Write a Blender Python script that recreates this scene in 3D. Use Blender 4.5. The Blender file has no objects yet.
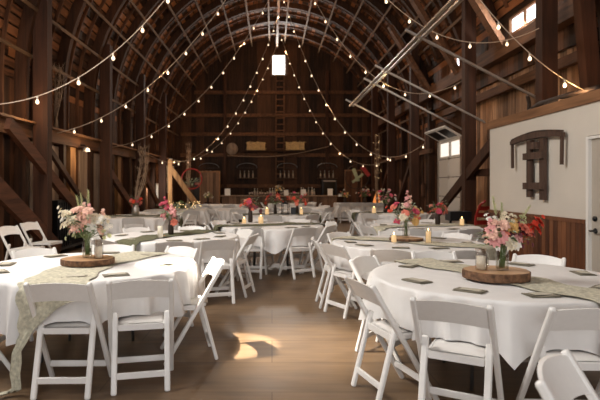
import bpy, math, random
from mathutils import Vector, Matrix
PI = math.pi
rnd = random.Random(7)
scene = bpy.context.scene
COL = scene.collection
CAMZ = 1.45
XR = 0.25            # x of the roof ridge

# ------------------------------------------------------------------ materials
def nt(name):
    m = bpy.data.materials.new(name); m.use_nodes = True
    t = m.node_tree; b = t.nodes['Principled BSDF']
    return m, t, b
def lk(t, a, b): t.links.new(a, b)
def plain(name, col, rough=0.5, metal=0.0, noise=0.0, nscale=6.0, spec=0.5, bump=0.0, sub=0.0):
    m, t, b = nt(name)
    b.inputs['Roughness'].default_value = rough
    b.inputs['Metallic'].default_value = metal
    b.inputs['Specular IOR Level'].default_value = spec
    if noise <= 0:
        b.inputs['Base Color'].default_value = (*col, 1)
        if bump <= 0: return m
    tc = t.nodes.new('ShaderNodeTexCoord'); n = t.nodes.new('ShaderNodeTexNoise')
    n.inputs['Scale'].default_value = nscale; n.inputs['Detail'].default_value = 5
    lk(t, tc.outputs['Object'], n.inputs['Vector'])
    if noise > 0:
        r = t.nodes.new('ShaderNodeValToRGB')
        r.color_ramp.elements[0].position = 0.3; r.color_ramp.elements[1].position = 0.72
        r.color_ramp.elements[0].color = (*[c*(1-noise) for c in col], 1)
        r.color_ramp.elements[1].color = (*[min(1, c*(1+noise)) for c in col], 1)
        lk(t, n.outputs['Fac'], r.inputs['Fac']); lk(t, r.outputs['Color'], b.inputs['Base Color'])
    if bump > 0:
        bp = t.nodes.new('ShaderNodeBump'); bp.inputs['Strength'].default_value = bump
        bp.inputs['Distance'].default_value = 0.01
        lk(t, n.outputs['Fac'], bp.inputs['Height']); lk(t, bp.outputs['Normal'], b.inputs['Normal'])
    return m
def wood(name, c0, c1, axis='z', scale=1.0, rough=0.7, isl=0.5, bump=0.25):
    """grain stretched along an axis, with board to board variation"""
    m, t, b = nt(name)
    b.inputs['Roughness'].default_value = rough
    b.inputs['Specular IOR Level'].default_value = 0.3
    geo = t.nodes.new('ShaderNodeNewGeometry')
    mp = t.nodes.new('ShaderNodeMapping')
    s = {'x': (1.2, 18, 18), 'y': (18, 1.2, 18), 'z': (18, 18, 1.2)}[axis]
    mp.inputs['Scale'].default_value = [q*scale for q in s]
    lk(t, geo.outputs['Position'], mp.inputs['Vector'])
    n = t.nodes.new('ShaderNodeTexNoise'); n.inputs['Scale'].default_value = 1.0
    n.inputs['Detail'].default_value = 6; n.inputs['Roughness'].default_value = 0.65
    lk(t, mp.outputs['Vector'], n.inputs['Vector'])
    n2 = t.nodes.new('ShaderNodeTexNoise'); n2.inputs['Scale'].default_value = 0.9
    n2.inputs['Detail'].default_value = 3
    lk(t, geo.outputs['Position'], n2.inputs['Vector'])
    a = t.nodes.new('ShaderNodeMath'); a.operation = 'MULTIPLY_ADD'
    a.inputs[1].default_value = isl; lk(t, geo.outputs['Random Per Island'], a.inputs[0])
    a2 = t.nodes.new('ShaderNodeMath'); a2.operation = 'MULTIPLY_ADD'; a2.inputs[1].default_value = 0.5
    lk(t, n2.outputs['Fac'], a2.inputs[0]); a2.inputs[2].default_value = -0.25 - isl*0.5
    lk(t, a2.outputs[0], a.inputs[2])
    ad = t.nodes.new('ShaderNodeMath'); ad.operation = 'ADD'
    lk(t, n.outputs['Fac'], ad.inputs[0]); lk(t, a.outputs[0], ad.inputs[1])
    r = t.nodes.new('ShaderNodeValToRGB')
    r.color_ramp.elements[0].position = 0.25; r.color_ramp.elements[1].position = 0.8
    r.color_ramp.elements[0].color = (*c0, 1); r.color_ramp.elements[1].color = (*c1, 1)
    lk(t, ad.outputs[0], r.inputs['Fac']); lk(t, r.outputs['Color'], b.inputs['Base Color'])
    bp = t.nodes.new('ShaderNodeBump'); bp.inputs['Strength'].default_value = bump
    bp.inputs['Distance'].default_value = 0.01
    lk(t, n.outputs['Fac'], bp.inputs['Height']); lk(t, bp.outputs['Normal'], b.inputs['Normal'])
    return m
def emis(name, col, s):
    m, t, b = nt(name)
    b.inputs['Base Color'].default_value = (*[c*0.5 for c in col], 1)
    b.inputs['Emission Color'].default_value = (*col, 1)
    b.inputs['Emission Strength'].default_value = s
    return m
def glassm(name, col=(1, 1, 1), rough=0.02, k=1.0):
    m, t, b = nt(name); out = t.nodes['Material Output']; t.nodes.remove(b)
    tr = t.nodes.new('ShaderNodeBsdfTransparent'); tr.inputs[0].default_value = (*[0.5+0.48*c for c in col], 1)
    gl = t.nodes.new('ShaderNodeBsdfGlossy'); gl.inputs['Roughness'].default_value = rough+0.04
    fr = t.nodes.new('ShaderNodeLayerWeight'); fr.inputs['Blend'].default_value = 0.35
    ml = t.nodes.new('ShaderNodeMath'); ml.operation = 'MULTIPLY'; ml.inputs[1].default_value = 0.22*k
    mx = t.nodes.new('ShaderNodeMixShader')
    lk(t, fr.outputs['Fresnel'], ml.inputs[0]); lk(t, ml.outputs[0], mx.inputs[0]); lk(t, tr.outputs[0], mx.inputs[1]); lk(t, gl.outputs[0], mx.inputs[2])
    lk(t, mx.outputs[0], out.inputs['Surface']); return m

M = {}
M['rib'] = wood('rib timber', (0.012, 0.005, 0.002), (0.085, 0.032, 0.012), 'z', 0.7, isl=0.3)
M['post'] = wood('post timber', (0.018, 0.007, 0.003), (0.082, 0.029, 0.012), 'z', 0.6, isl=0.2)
M['brace'] = wood('brace timber', (0.035, 0.013, 0.006), (0.17, 0.065, 0.030), 'y', 0.6, isl=0.2)
M['rafter'] = wood('thin rafter timber', (0.030, 0.012, 0.006), (0.19, 0.08, 0.036), 'z', 0.6, isl=0.2)
M['beam'] = wood('beam timber', (0.035, 0.016, 0.008), (0.20, 0.09, 0.042), 'y', 0.6, isl=0.3)
M['sheath'] = wood('roof boards', (0.026, 0.010, 0.004), (0.29, 0.115, 0.044), 'y', 0.8, isl=0.9)
M['purlin'] = wood('purlin strip', (0.045, 0.024, 0.012), (0.22, 0.125, 0.062), 'y', 0.8, isl=0.5)
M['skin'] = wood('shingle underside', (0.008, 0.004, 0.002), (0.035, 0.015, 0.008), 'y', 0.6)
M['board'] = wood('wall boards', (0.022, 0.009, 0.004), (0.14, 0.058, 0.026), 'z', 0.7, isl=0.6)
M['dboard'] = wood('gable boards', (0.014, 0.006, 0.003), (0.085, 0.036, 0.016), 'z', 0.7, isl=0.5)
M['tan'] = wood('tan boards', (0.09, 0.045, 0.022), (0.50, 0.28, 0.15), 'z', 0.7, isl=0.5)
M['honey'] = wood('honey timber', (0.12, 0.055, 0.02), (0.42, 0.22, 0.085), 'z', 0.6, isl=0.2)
M['wains'] = wood('wainscot boards', (0.055, 0.018, 0.008), (0.22, 0.085, 0.036), 'z', 0.8, isl=0.5, rough=0.45)
M['trimwood'] = wood('trim timber', (0.10, 0.045, 0.02), (0.34, 0.17, 0.08), 'y', 0.6, isl=0.3)
M['barwood'] = wood('bar pallet boards', (0.06, 0.032, 0.018), (0.20, 0.115, 0.068), 'z', 0.8, isl=0.6)
M['bartop'] = wood('bar top', (0.16, 0.09, 0.05), (0.34, 0.21, 0.12), 'x', 0.8, isl=0.2, rough=0.4)
M['grey_panel'] = wood('grey panel', (0.15, 0.10, 0.07), (0.42, 0.31, 0.23), 'z', 0.6, isl=0.4)
M['antique'] = wood('antique wood', (0.025, 0.014, 0.010), (0.115, 0.065, 0.045), 'z', 1.0, isl=0.4)
M['red'] = plain('red painted wood', (0.30, 0.02, 0.015), 0.3)
M['plaster'] = plain('white wall paint', (0.62, 0.57, 0.50), 0.75, noise=0.03, nscale=2, bump=0.05)
M['doorpaint'] = plain('door paint', (0.42, 0.37, 0.31), 0.5, noise=0.03)
M['whitetrim'] = plain('white trim paint', (0.74, 0.72, 0.68), 0.5)
M['chair'] = plain('white resin', (0.80, 0.785, 0.76), 0.42, noise=0.02, nscale=30)
M['seatpad'] = plain('white vinyl seat', (0.78, 0.76, 0.73), 0.5, bump=0.1, nscale=40)
M['cloth'] = plain('white table linen', (0.76, 0.745, 0.73), 0.85, noise=0.03, nscale=8, bump=0.15)
M['table'] = plain('plywood tabletop', (0.35, 0.25, 0.16), 0.6, noise=0.1)
M['steel'] = plain('grey table steel', (0.20, 0.20, 0.20), 0.4, 0.8)
M['galv'] = plain('galvanised steel', (0.48, 0.44, 0.40), 0.4, 0.85, noise=0.12, nscale=9)
M['rust'] = plain('dark iron', (0.05, 0.035, 0.028), 0.6, 0.6, noise=0.4, nscale=12)
M['blackmetal'] = plain('black metal', (0.012, 0.012, 0.013), 0.4, 0.5)
M['runner'] = plain('sage gauze', (0.52, 0.49, 0.38), 0.95, noise=0.28, nscale=38, bump=0.5)
M['runnerd'] = plain('moss velvet', (0.13, 0.13, 0.075), 0.95, noise=0.3, nscale=30, bump=0.5)
M['napkin'] = plain('sage napkin linen', (0.25, 0.225, 0.17), 0.9, noise=0.15, nscale=50, bump=0.2)
M['napkinl'] = plain('menu paper', (0.50, 0.46, 0.37), 0.8, noise=0.08, nscale=40)
M['bark'] = plain('bark', (0.14, 0.07, 0.035), 0.9, noise=0.65, nscale=28, bump=1.0)
M['slab'] = plain('cut log face', (0.46, 0.27, 0.14), 0.6, noise=0.22, nscale=7, bump=0.1)
M['glass'] = glassm('clear glass')
M['water'] = glassm('jar water', (0.90, 0.94, 0.84), 0.05)
M['bglass'] = glassm('bottle glass', (0.10, 0.13, 0.06), 0.05)
M['dbottle'] = plain('dark bottle glass', (0.02, 0.014, 0.008), 0.08)
M['lbottle'] = plain('pale bottle glass', (0.42, 0.38, 0.30), 0.1)
M['wax'] = plain('candle wax', (0.82, 0.76, 0.62), 0.45)
M['flame'] = emis('candle flame', (1.0, 0.62, 0.22), 14)
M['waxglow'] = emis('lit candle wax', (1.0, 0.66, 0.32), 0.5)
M['bulb'] = emis('warm bulb glass', (1.0, 0.74, 0.48), 2.2)
M['fairy'] = emis('fairy light', (1.0, 0.66, 0.30), 2.5)
M['socket'] = plain('white socket', (0.55, 0.48, 0.40), 0.4)
M['wire'] = plain('pale cord', (0.50, 0.38, 0.28), 0.5)
M['daylight'] = emis('sky through pane', (0.90, 0.94, 1.0), 3.2)
M['daylightw'] = emis('sun through pane', (1.0, 0.92, 0.80), 0.95)
M['paper'] = plain('white card', (0.78, 0.75, 0.70), 0.7)
M['hay'] = plain('hay', (0.55, 0.38, 0.18), 0.95, noise=0.5, nscale=22, bump=1.0)
M['leaf'] = plain('green leaf', (0.12, 0.17, 0.06), 0.6, noise=0.3, nscale=14)
M['sage'] = plain('sage leaf', (0.27, 0.31, 0.20), 0.7, noise=0.25, nscale=14)
M['stem'] = plain('green stem', (0.13, 0.18, 0.06), 0.6)
M['dry'] = plain('dried branch', (0.33, 0.23, 0.15), 0.85, noise=0.2, nscale=20)
M['orange'] = emis('glowing salt lamp', (1.0, 0.33, 0.08), 0.7)
M['heater'] = plain('black enamel', (0.010, 0.010, 0.011), 0.35, 0.3)
M['lace'] = plain('lace curtain', (0.46, 0.36, 0.29), 0.9, noise=0.3, nscale=30)
FL = {}
for k, c in {'blush': (0.80, 0.50, 0.39), 'cream': (0.80, 0.70, 0.52), 'coral': (0.74, 0.21, 0.14), 'pink': (0.76, 0.36, 0.34),
             'red': (0.70, 0.065, 0.03), 'magenta': (0.55, 0.07, 0.12), 'yellow': (0.74, 0.46, 0.16), 'plum': (0.20, 0.05, 0.07),
             'white': (0.82, 0.78, 0.70), 'palegreen': (0.52, 0.53, 0.28)}.items():
    FL[k] = plain(k + ' petals', c, 0.7, noise=0.18, nscale=25)

# floor
def floor_mat():
    m, t, b = nt('brown sheet floor')
    geo = t.nodes.new('ShaderNodeNewGeometry')
    mp = t.nodes.new('ShaderNodeMapping'); mp.inputs['Scale'].default_value = (1.3, 9, 1)
    lk(t, geo.outputs['Position'], mp.inputs['Vector'])
    n = t.nodes.new('ShaderNodeTexNoise'); n.inputs['Scale'].default_value = 1.5; n.inputs['Detail'].default_value = 6
    lk(t, mp.outputs['Vector'], n.inputs['Vector'])
    n2 = t.nodes.new('ShaderNodeTexNoise'); n2.inputs['Scale'].default_value = 2.2; n2.inputs['Detail'].default_value = 5
    lk(t, geo.outputs['Position'], n2.inputs['Vector'])
    br = t.nodes.new('ShaderNodeTexBrick')
    br.inputs['Scale'].default_value = 1.0; br.inputs['Brick Width'].default_value = 2.44; br.inputs['Row Height'].default_value = 0.61
    br.inputs['Mortar Size'].default_value = 0.006; br.inputs['Mortar Smooth'].default_value = 0.3
    br.inputs['Color1'].default_value = (1, 1, 1, 1); br.inputs['Color2'].default_value = (0.86, 0.86, 0.86, 1)
    br.inputs['Mortar'].default_value = (0.55, 0.5, 0.45, 1)
    lk(t, geo.outputs['Position'], br.inputs['Vector'])
    ad = t.nodes.new('ShaderNodeMath'); ad.operation = 'ADD'
    lk(t, n.outputs['Fac'], ad.inputs[0]); lk(t, n2.outputs['Fac'], ad.inputs[1])
    ml = t.nodes.new('ShaderNodeMath'); ml.operation = 'MULTIPLY'; ml.inputs[1].default_value = 0.5
    lk(t, ad.outputs[0], ml.inputs[0])
    r = t.nodes.new('ShaderNodeValToRGB')
    r.color_ramp.elements[0].position = 0.36; r.color_ramp.elements[1].position = 0.64
    r.color_ramp.elements[0].color = (0.128, 0.078, 0.042, 1); r.color_ramp.elements[1].color = (0.218, 0.138, 0.076, 1)
    lk(t, ml.outputs[0], r.inputs['Fac'])
    mx = t.nodes.new('ShaderNodeMix'); mx.data_type = 'RGBA'; mx.blend_type = 'MULTIPLY'; mx.inputs[0].default_value = 1
    lk(t, r.outputs['Color'], mx.inputs[6]); lk(t, br.outputs['Color'], mx.inputs[7])
    lk(t, mx.outputs[2], b.inputs['Base Color'])
    rr = t.nodes.new('ShaderNodeMapRange'); rr.inputs[3].default_value = 0.32; rr.inputs[4].default_value = 0.55
    lk(t, n2.outputs['Fac'], rr.inputs[0]); lk(t, rr.outputs[0], b.inputs['Roughness'])
    bp = t.nodes.new('ShaderNodeBump'); bp.inputs['Strength'].default_value = 0.12; bp.inputs['Distance'].default_value = 0.01
    lk(t, n.outputs['Fac'], bp.inputs['Height']); lk(t, bp.outputs['Normal'], b.inputs['Normal'])
    return m
M['floor'] = floor_mat()

# ------------------------------------------------------------------ mesh builder
class MB:
    def __init__(s): s.v = []; s.f = []; s.sm = []
    def add(s, vs, fs, smooth=False):
        o = len(s.v); s.v += [tuple(q) for q in vs]
        s.f += [tuple(i+o for i in f) for f in fs]; s.sm += [smooth]*len(fs); return s
    def box(s, c, d, rot=None):
        x, y, z = [q/2 for q in d]
        vs = [Vector(p) for p in ((-x,-y,-z),(x,-y,-z),(x,y,-z),(-x,y,-z),(-x,-y,z),(x,-y,z),(x,y,z),(-x,y,z))]
        if rot is not None: vs = [rot @ v for v in vs]
        return s.add([v+Vector(c) for v in vs], [(0,3,2,1),(4,5,6,7),(0,1,5,4),(1,2,6,5),(2,3,7,6),(3,0,4,7)])
    def bb(s, x0, x1, y0, y1, z0, z1):
        return s.box(((x0+x1)/2, (y0+y1)/2, (z0+z1)/2), (x1-x0, y1-y0, z1-z0))
    def bar(s, p0, p1, w, h, side=(1, 0, 0), ch=0.0):
        """rectangular bar from p0 to p1; w measured along `side`, h across; ch = corner chamfer"""
        p0, p1 = Vector(p0), Vector(p1); d = (p1-p0).normalized()
        a = Vector(side); a = (a-d*a.dot(d)).normalized(); b = d.cross(a)
        W, H = w/2, h/2
        if ch <= 0: pr = [(-W,-H),(W,-H),(W,H),(-W,H)]; rings = [(0, 1), (1, 1)]
        else: pr = [(-W+ch,-H),(W-ch,-H),(W,-H+ch),(W,H-ch),(W-ch,H),(-W+ch,H),(-W,H-ch),(-W,-H+ch)]; rings = None
        n = len(pr); L = (p1-p0).length
        if rings is None:
            e = min(W, H)*0.6
            rings = [(0, 0.55), (e/L*0.5, 0.88), (e/L*1.2, 1), (1-e/L*1.2, 1), (1-e/L*0.5, 0.88), (1, 0.55)]
        vs = []
        for t, k in rings:
            c = p0.lerp(p1, t)
            vs += [c + a*x*k + b*y*k for x, y in pr]
        fs = [tuple(range(n-1, -1, -1)), tuple((len(rings)-1)*n+i for i in range(n))]
        for r in range(len(rings)-1):
            for i in range(n):
                j = (i+1) % n
                fs.append((r*n+i, r*n+j, (r+1)*n+j, (r+1)*n+i))
        return s.add(vs, fs, ch > 0 and False)
    def tube(s, pts, r, n=6, r1=None, cap=True):
        pts = [Vector(p) for p in pts]; K = len(pts); vs = []; fs = []
        up = Vector((0, 0, 1)); prev = None
        for i, p in enumerate(pts):
            d = (pts[min(i+1, K-1)]-pts[max(i-1, 0)]).normalized()
            if prev is None:
                a = d.cross(up) if abs(d.z) < 0.95 else d.cross(Vector((1, 0, 0)))
            else: a = prev - d*prev.dot(d)
            a.normalize(); prev = a; b = d.cross(a)
            rr = r if r1 is None else r+(r1-r)*i/(K-1)
            if isinstance(r, (list, tuple)): rr = r[i]
            vs += [p+a*rr*math.cos(2*PI*k/n)+b*rr*math.sin(2*PI*k/n) for k in range(n)]
        for i in range(K-1):
            for k in range(n):
                j = (k+1) % n; fs.append((i*n+k, i*n+j, (i+1)*n+j, (i+1)*n+k))
        if cap: fs += [tuple(range(n-1, -1, -1)), tuple((K-1)*n+k for k in range(n))]
        return s.add(vs, fs, True)
    def lathe(s, prof, n=16, c=(0, 0, 0), smooth=True, rf=None):
        vs = []; fs = []
        for r, z in prof:
            for k in range(n):
                a = 2*PI*k/n; q = r*(rf(a) if rf else 1)
                vs.append((c[0]+q*math.cos(a), c[1]+q*math.sin(a), c[2]+z))
        for i in range(len(prof)-1):
            for k in range(n):
                j = (k+1) % n; fs.append((i*n+k, i*n+j, (i+1)*n+j, (i+1)*n+k))
        if prof[0][0] > 1e-6: fs.append(tuple(range(n-1, -1, -1)))
        if prof[-1][0] > 1e-6: fs.append(tuple((len(prof)-1)*n+k for k in range(n)))
        return s.add(vs, fs, smooth)
    def quad(s, pts): return s.add(pts, [tuple(range(len(pts)))])
    def mesh(s, name, mat):
        me = bpy.data.meshes.new(name); me.from_pydata(s.v, [], s.f)
        me.polygons.foreach_set('use_smooth', s.sm); me.materials.append(M[mat] if isinstance(mat, str) else mat)
        me.update(); return me
    def build(s, name, mat, parent=None, loc=(0, 0, 0), rz=0.0):
        o = bpy.data.objects.new(name, s.mesh(name, mat)); COL.objects.link(o)
        o.location = loc; o.rotation_euler = (0, 0, rz)
        if parent: o.parent = parent
        return o
def link(name, me, parent=None, mtx=None, label=None):
    o = bpy.data.objects.new(name, me); COL.objects.link(o)
    if parent: o.parent = parent
    if mtx is not None: o.matrix_local = mtx
    if label: o['label'] = label
    return o
def tag(o, label=None, cat=None, group=None, kind=None):
    if label: o['label'] = label
    if cat: o['category'] = cat
    if group: o['group'] = group
    if kind: o['kind'] = kind
    return o
def empty(name, loc=(0, 0, 0), rz=0.0, label=None, cat=None, group=None):
    o = bpy.data.objects.new(name, None); COL.objects.link(o)
    o.location = loc; o.rotation_euler = (0, 0, rz); o.empty_display_size = 0.1
    return tag(o, label, cat, group)
def copy_tree(o, parent=None):
    c = o.copy(); COL.objects.link(c); c.parent = parent
    for ch in list(o.children): copy_tree(ch, c)
    return c
def kill(o):
    for ch in list(o.children): kill(ch)
    bpy.data.objects.remove(o)
def struct(mb, name, mat): return tag(mb.build(name, mat), kind='structure')

# ------------------------------------------------------------------ room shell
YB, YF = 26.2, -4.0
HALF, Z0, RISE = 5.2, 3.5, 5.4
AOFF = (RISE**2-HALF**2)/(2*HALF); RAD = HALF+AOFF
TH = math.asin(RISE/RAD)
def arch(th, side, inset=0.0):
    """point on the gothic arch, th 0 at the eave, TH at the ridge"""
    return (XR+side*((RAD-inset)*math.cos(th)-AOFF), Z0+(RAD-inset)*math.sin(th))

fl = MB(); fl.bb(-5.6, 6.2, YF-6, YB+0.3, -0.12, 0.0); struct(fl, 'floor', 'floor')

# roof: outer skin and spaced boards lying along the barn
ce = MB()
for side in (-1, 1):
    for i in range(16):
        t0, t1 = TH*i/16, TH*(i+1)/16
        a, b = arch(t0, side, -0.05), arch(t1, side, -0.05); c, d = arch(t0, side, -0.12), arch(t1, side, -0.12)
        q = [(a[0], YF, a[1]), (b[0], YF, b[1]), (b[0], YB, b[1]), (a[0], YB, a[1]),
             (c[0], YF, c[1]), (d[0], YF, d[1]), (d[0], YB, d[1]), (c[0], YB, c[1])]
        ce.add(q, [(0,1,2,3), (7,6,5,4), (0,4,5,1), (2,6,7,3)])
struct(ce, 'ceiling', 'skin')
sb = MB()
NB = 42
for side in (-1, 1):
    for i in range(NB):
        t0 = TH*(i+0.06)/NB; t1 = TH*(i+0.86)/NB
        y = YF
        while y < YB:
            y2 = min(YB, y+rnd.uniform(2.4, 4.2))
            a, b = arch(t0, side, 0.0), arch(t1, side, 0.0); c, d = arch(t0, side, -0.025), arch(t1, side, -0.025)
            j = rnd.uniform(-0.004, 0.004)
            sb.add([(a[0], y, a[1]+j), (b[0], y, b[1]+j), (b[0], y2-0.01, b[1]+j), (a[0], y2-0.01, a[1]+j),
                    (c[0], y, c[1]), (d[0], y, d[1]), (d[0], y2-0.01, d[1]), (c[0], y2-0.01, c[1])],
                   [(0,1,2,3), (7,6,5,4), (0,4,5,1), (1,5,6,2), (2,6,7,3), (3,7,4,0)])
            y = y2
struct(sb, 'ceiling_boards', 'sheath')

def boardwall(mb, axis, fixed, a0, a1, z0, z1, w=0.2, th=0.03, ztop=None, skip=()):
    a = a0
    while a < a1-0.01:
        ww = min(w*rnd.uniform(0.85, 1.15), a1-a); m = a+ww/2
        zt = ztop(m) if ztop else z1
        segs = [(z0, zt)]
        for (s0, s1, q0, q1) in skip:
            if a+ww > s0 and a < s1:
                segs = [(z0, q0), (q1, zt)]
        for (q0, q1) in segs:
            if q1-q0 < 0.05: continue
            j = rnd.uniform(-0.006, 0.006)
            if axis == 'x': mb.bb(a+0.004, a+ww-0.004, fixed+j, fixed+th+j, q0, q1)
            else: mb.bb(fixed+j, fixed+th+j, a+0.004, a+ww-0.004, q0, q1)
        a += ww
def ztop(x):
    u = abs(x-XR)+AOFF
    return Z0+math.sqrt(max(0, RAD**2-u*u)) if u < RAD else Z0
wb = MB()
boardwall(wb, 'x', YB, XR-HALF, XR+HALF, 0, 0, 0.22, ztop=lambda x: ztop(x)-0.02, skip=((0.0, 0.68, 7.02, 8.05),))
for z in (0.2,): wb.bb(XR-HALF+0.1, XR+HALF-0.1, YB-0.05, YB, z-0.05, z+0.05)
wb.bb(XR-HALF-0.2, XR+HALF+0.2, YB+0.12, YB+0.16, 0, 9.2)
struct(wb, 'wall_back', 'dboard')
for i, z in enumerate((1.45, 3.0, 4.05, 5.0, 6.15)):
    mb = MB(); zz = max(z-3.5, 0); hwid = (math.sqrt(RAD**2-zz*zz)-AOFF)-0.35
    mb.box((0, 0, 0), (hwid*2, 0.12, 0.17)); tag(mb.build('gable_girt', 'beam', None, (XR, YB-0.07, z)), 'horizontal timber girt on the back wall, %s from the floor' % ['first', 'second', 'third', 'fourth', 'highest'][i], 'beam', 'back wall girts')

wl = MB(); boardwall(wl, 'y', -4.98, YF, YB, 0, 3.5, 0.22)
wl.bb(-5.05, -4.99, YF, YB, 0, 3.55)
struct(wl, 'wall_left', 'board')
wr = MB(); boardwall(wr, 'y', 5.42, YF, YB, 0, 3.5, 0.22); wr.bb(5.47, 5.52, YF, YB, 0, 3.55)
boardwall(wr, 'y', 5.22, 8.5, 16.8, 3.9, 5.45, 0.22, skip=((9.95, 11.35, 4.68, 5.12), (14.25, 15.05, 4.68, 5.12)))
struct(wr, 'wall_right', 'board')
wt = MB(); boardwall(wt, 'y', 5.30, 8.5, 13.6, 2.2, 3.9, 0.2); boardwall(wt, 'y', 5.30, 12.6, 14.2, 0, 3.0, 0.2)
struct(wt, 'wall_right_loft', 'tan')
# wall behind the camera with the big open doorway that lets the daylight in; upper opening added for the high fill
wf = MB(); wf.bb(-5.2, -2.6, YF-0.1, YF, 0, 9); wf.bb(3.0, 5.7, YF-0.1, YF, 0, 9); wf.bb(-2.6, 3.0, YF-0.1, YF, 3.6, 4.6); wf.bb(-2.6, 3.0, YF-0.1, YF, 7.4, 9)
struct(wf, 'wall_front', 'board')

# enclosed white room on the right with wainscot
WX = 3.73
ww = MB(); ww.bb(WX, WX+0.1, 6.15, 8.9, 0, 2.42); ww.bb(WX, WX+0.1, YF, 5.2, 0, 2.42); ww.bb(WX, WX+0.1, 5.2, 6.15, 2.04, 2.42)
ww.bb(WX+0.1, 5.3, 8.8, 8.9, 0, 2.42)
struct(ww, 'wall_white_room', 'plaster')
tp = MB(); tp.bb(WX-0.03, 5.28, YF, 8.95, 2.42, 2.55); struct(tp, 'trim_1', 'trimwood')
wn = MB(); y = YF
while y < 5.15: wn.bb(WX-0.02, WX, y+0.004, y+0.096, 0.02, 1.0); y += 0.1
y = 6.16
while y < 8.85: wn.bb(WX-0.02, WX, y+0.004, min(8.9, y+0.096), 0.02, 1.0); y += 0.1
struct(wn, 'wall_wainscot', 'wains')
cr = MB(); cr.bb(WX-0.035, WX, 6.16, 8.9, 1.0, 1.05); cr.bb(WX-0.035, WX, YF, 5.13, 1.0, 1.05); struct(cr, 'trim_2', 'wains')
bs = MB(); bs.bb(WX-0.035, WX-0.02, 6.16, 8.9, 0, 0.12); struct(bs, 'baseboard_right', 'wains')
# white room door
dr = MB(); dr.bb(WX+0.02, WX+0.06, 5.25, 6.10, 0.01, 2.02); do = struct(dr, 'door_1', 'doorpaint')
fr = MB(); fr.bb(WX-0.02, WX+0.02, 6.10, 6.15, 0, 2.03); fr.bb(WX-0.02, WX+0.02, 5.17, 5.25, 0, 2.06); fr.bb(WX-0.02, WX+0.02, 5.25, 6.10, 2.0, 2.03)
fr.build('door_frame', 'whitetrim', do)
hd = MB(); hd.tube([(WX+0.02, 6.02, 0.93), (WX-0.05, 6.02, 0.93)], 0.012, 8); hd.tube([(WX-0.05, 6.03, 0.93), (WX-0.055, 5.95, 0.935), (WX-0.05, 5.89, 0.925)], 0.010, 8)
hd.tube([(WX+0.019, 6.02, 0.93), (WX+0.008, 6.02, 0.93)], 0.032, 14); hd.build('door_handle', 'blackmetal', do)
db = MB(); db.tube([(WX+0.019, 6.02, 1.07), (WX-0.005, 6.02, 1.07)], 0.03, 14); db.build('deadbolt', 'blackmetal', do)

# arched ribs and strips
def rib(y, w, dep, name, label, t0l=0.0, t0r=0.0, foot=True, mat='rib'):
    mb = MB()
    for side, ts in ((-1, t0l), (1, t0r)):
        n = 20; vs = []; fs = []
        ths = [ts+(TH-ts)*i/n for i in range(n+1)]
        pts = []
        if foot and ts == 0: pts.append(((XR+side*HALF, 0.0), (XR+side*(HALF-dep), 0.0)))
        for th in ths: pts.append((arch(th, side, 0.002), arch(th, side, dep)))
        for (o, i_) in pts:
            vs += [(o[0], y-w/2, o[1]), (i_[0], y-w/2, i_[1]), (i_[0], y+w/2, i_[1]), (o[0], y+w/2, o[1])]
        for k in range(len(pts)-1):
            for e in range(4):
                f = (e+1) % 4; fs.append((k*4+e, k*4+f, k*4+4+f, k*4+4+e))
        fs += [(3, 2, 1, 0), tuple((len(pts)-1)*4+e for e in range(4))]
        mb.add(vs, fs)
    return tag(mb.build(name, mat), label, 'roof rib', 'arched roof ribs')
y = 0.9; k = 0
while y < YB:
    ts = 0.345 if 8.5 < y < 16.8 else 0.0
    if k % 3 == 0: rib(y, 0.15, 0.22, 'arch_rib', 'thick dark laminated timber rib arching up to the roof ridge', 0, ts)
    else: rib(y, 0.045, 0.07, 'arch_rafter', 'thin brown rafter arching across the boards between thick roof ribs', 0, ts, mat='rafter')
    y += 0.61; k += 1
NP_ = 9
for side in (-1, 1):
    for i in range(NP_):
        th = TH*(i+0.55)/NP_
        a = arch(th, side, 0.225); mb = MB()
        rm = Matrix.Rotation(-side*(th), 3, 'Y')
        mb.box((a[0], (8.0+YB)/2-2 if False else (YB+2)/2, a[1]), (0.026, YB-2, 0.065), rm)
        zone = ['lowest', 'second lowest', 'third', 'fourth', 'fifth', 'sixth', 'seventh', 'second highest', 'highest'][i]
        if side > 0 and th < 0.34:
            mb = MB(); mb.box((a[0], (YB+17)/2, a[1]), (0.026, YB-17, 0.065), rm)
        tag(mb.build('purlin_strip', 'purlin'), '%s long pale strip nailed across the ribs on the %s side of roof' % (zone, 'left' if side < 0 else 'right'), 'roof strip', 'strips across the roof ribs')
rb = MB(); rb.box((XR, (YB+1)/2, Z0+RISE-0.42), (0.10, YB-1, 0.2)); tag(rb.build('ridge_beam', 'beam'), 'long ridge beam along the peak of the arched roof', 'beam')

# posts
posts = {}
def post(x, y, z1, w, d, label, mat='post', lean=0.0, z0=0.0):
    mb = MB(); mb.bar((0, 0, z0), (lean, 0, z1), w, d, (1, 0, 0))
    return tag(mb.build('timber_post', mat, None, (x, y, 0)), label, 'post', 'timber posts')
LP = [10.2, 14.1, 17.8, 21.4]
for i, yy in enumerate(LP):
    post(-4.5, yy, 5.26, 0.28, 0.22, ['nearest big timber post on the left side behind the two empty chairs', 'second timber post from the front along the left wall',
        'third timber post from the front along the left wall', 'farthest timber post along the left wall near the bright slit'][i])
post(-4.5, 6.5, 5.26, 0.28, 0.22, 'timber post at the left edge nearest the camera')
RP = [(8.75, 'big timber post rising behind the white wall at the right'), (12.2, 'thick timber post between the white wall and the overhead door'),
      (16.9, 'timber post just beyond the white overhead door'), (20.2, 'second last timber post along the right wall'), (23.4, 'farthest timber post along the right wall')]
for yy, lb in RP: post(4.62, yy, 6.1, 0.26, 0.22, lb, z0=2.55 if yy < 8.9 else 0)
post(5.0, 8.1, 5.6, 0.22, 0.2, 'leaning timber post behind the big post above the white wall', lean=-0.25, z0=2.55)
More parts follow.
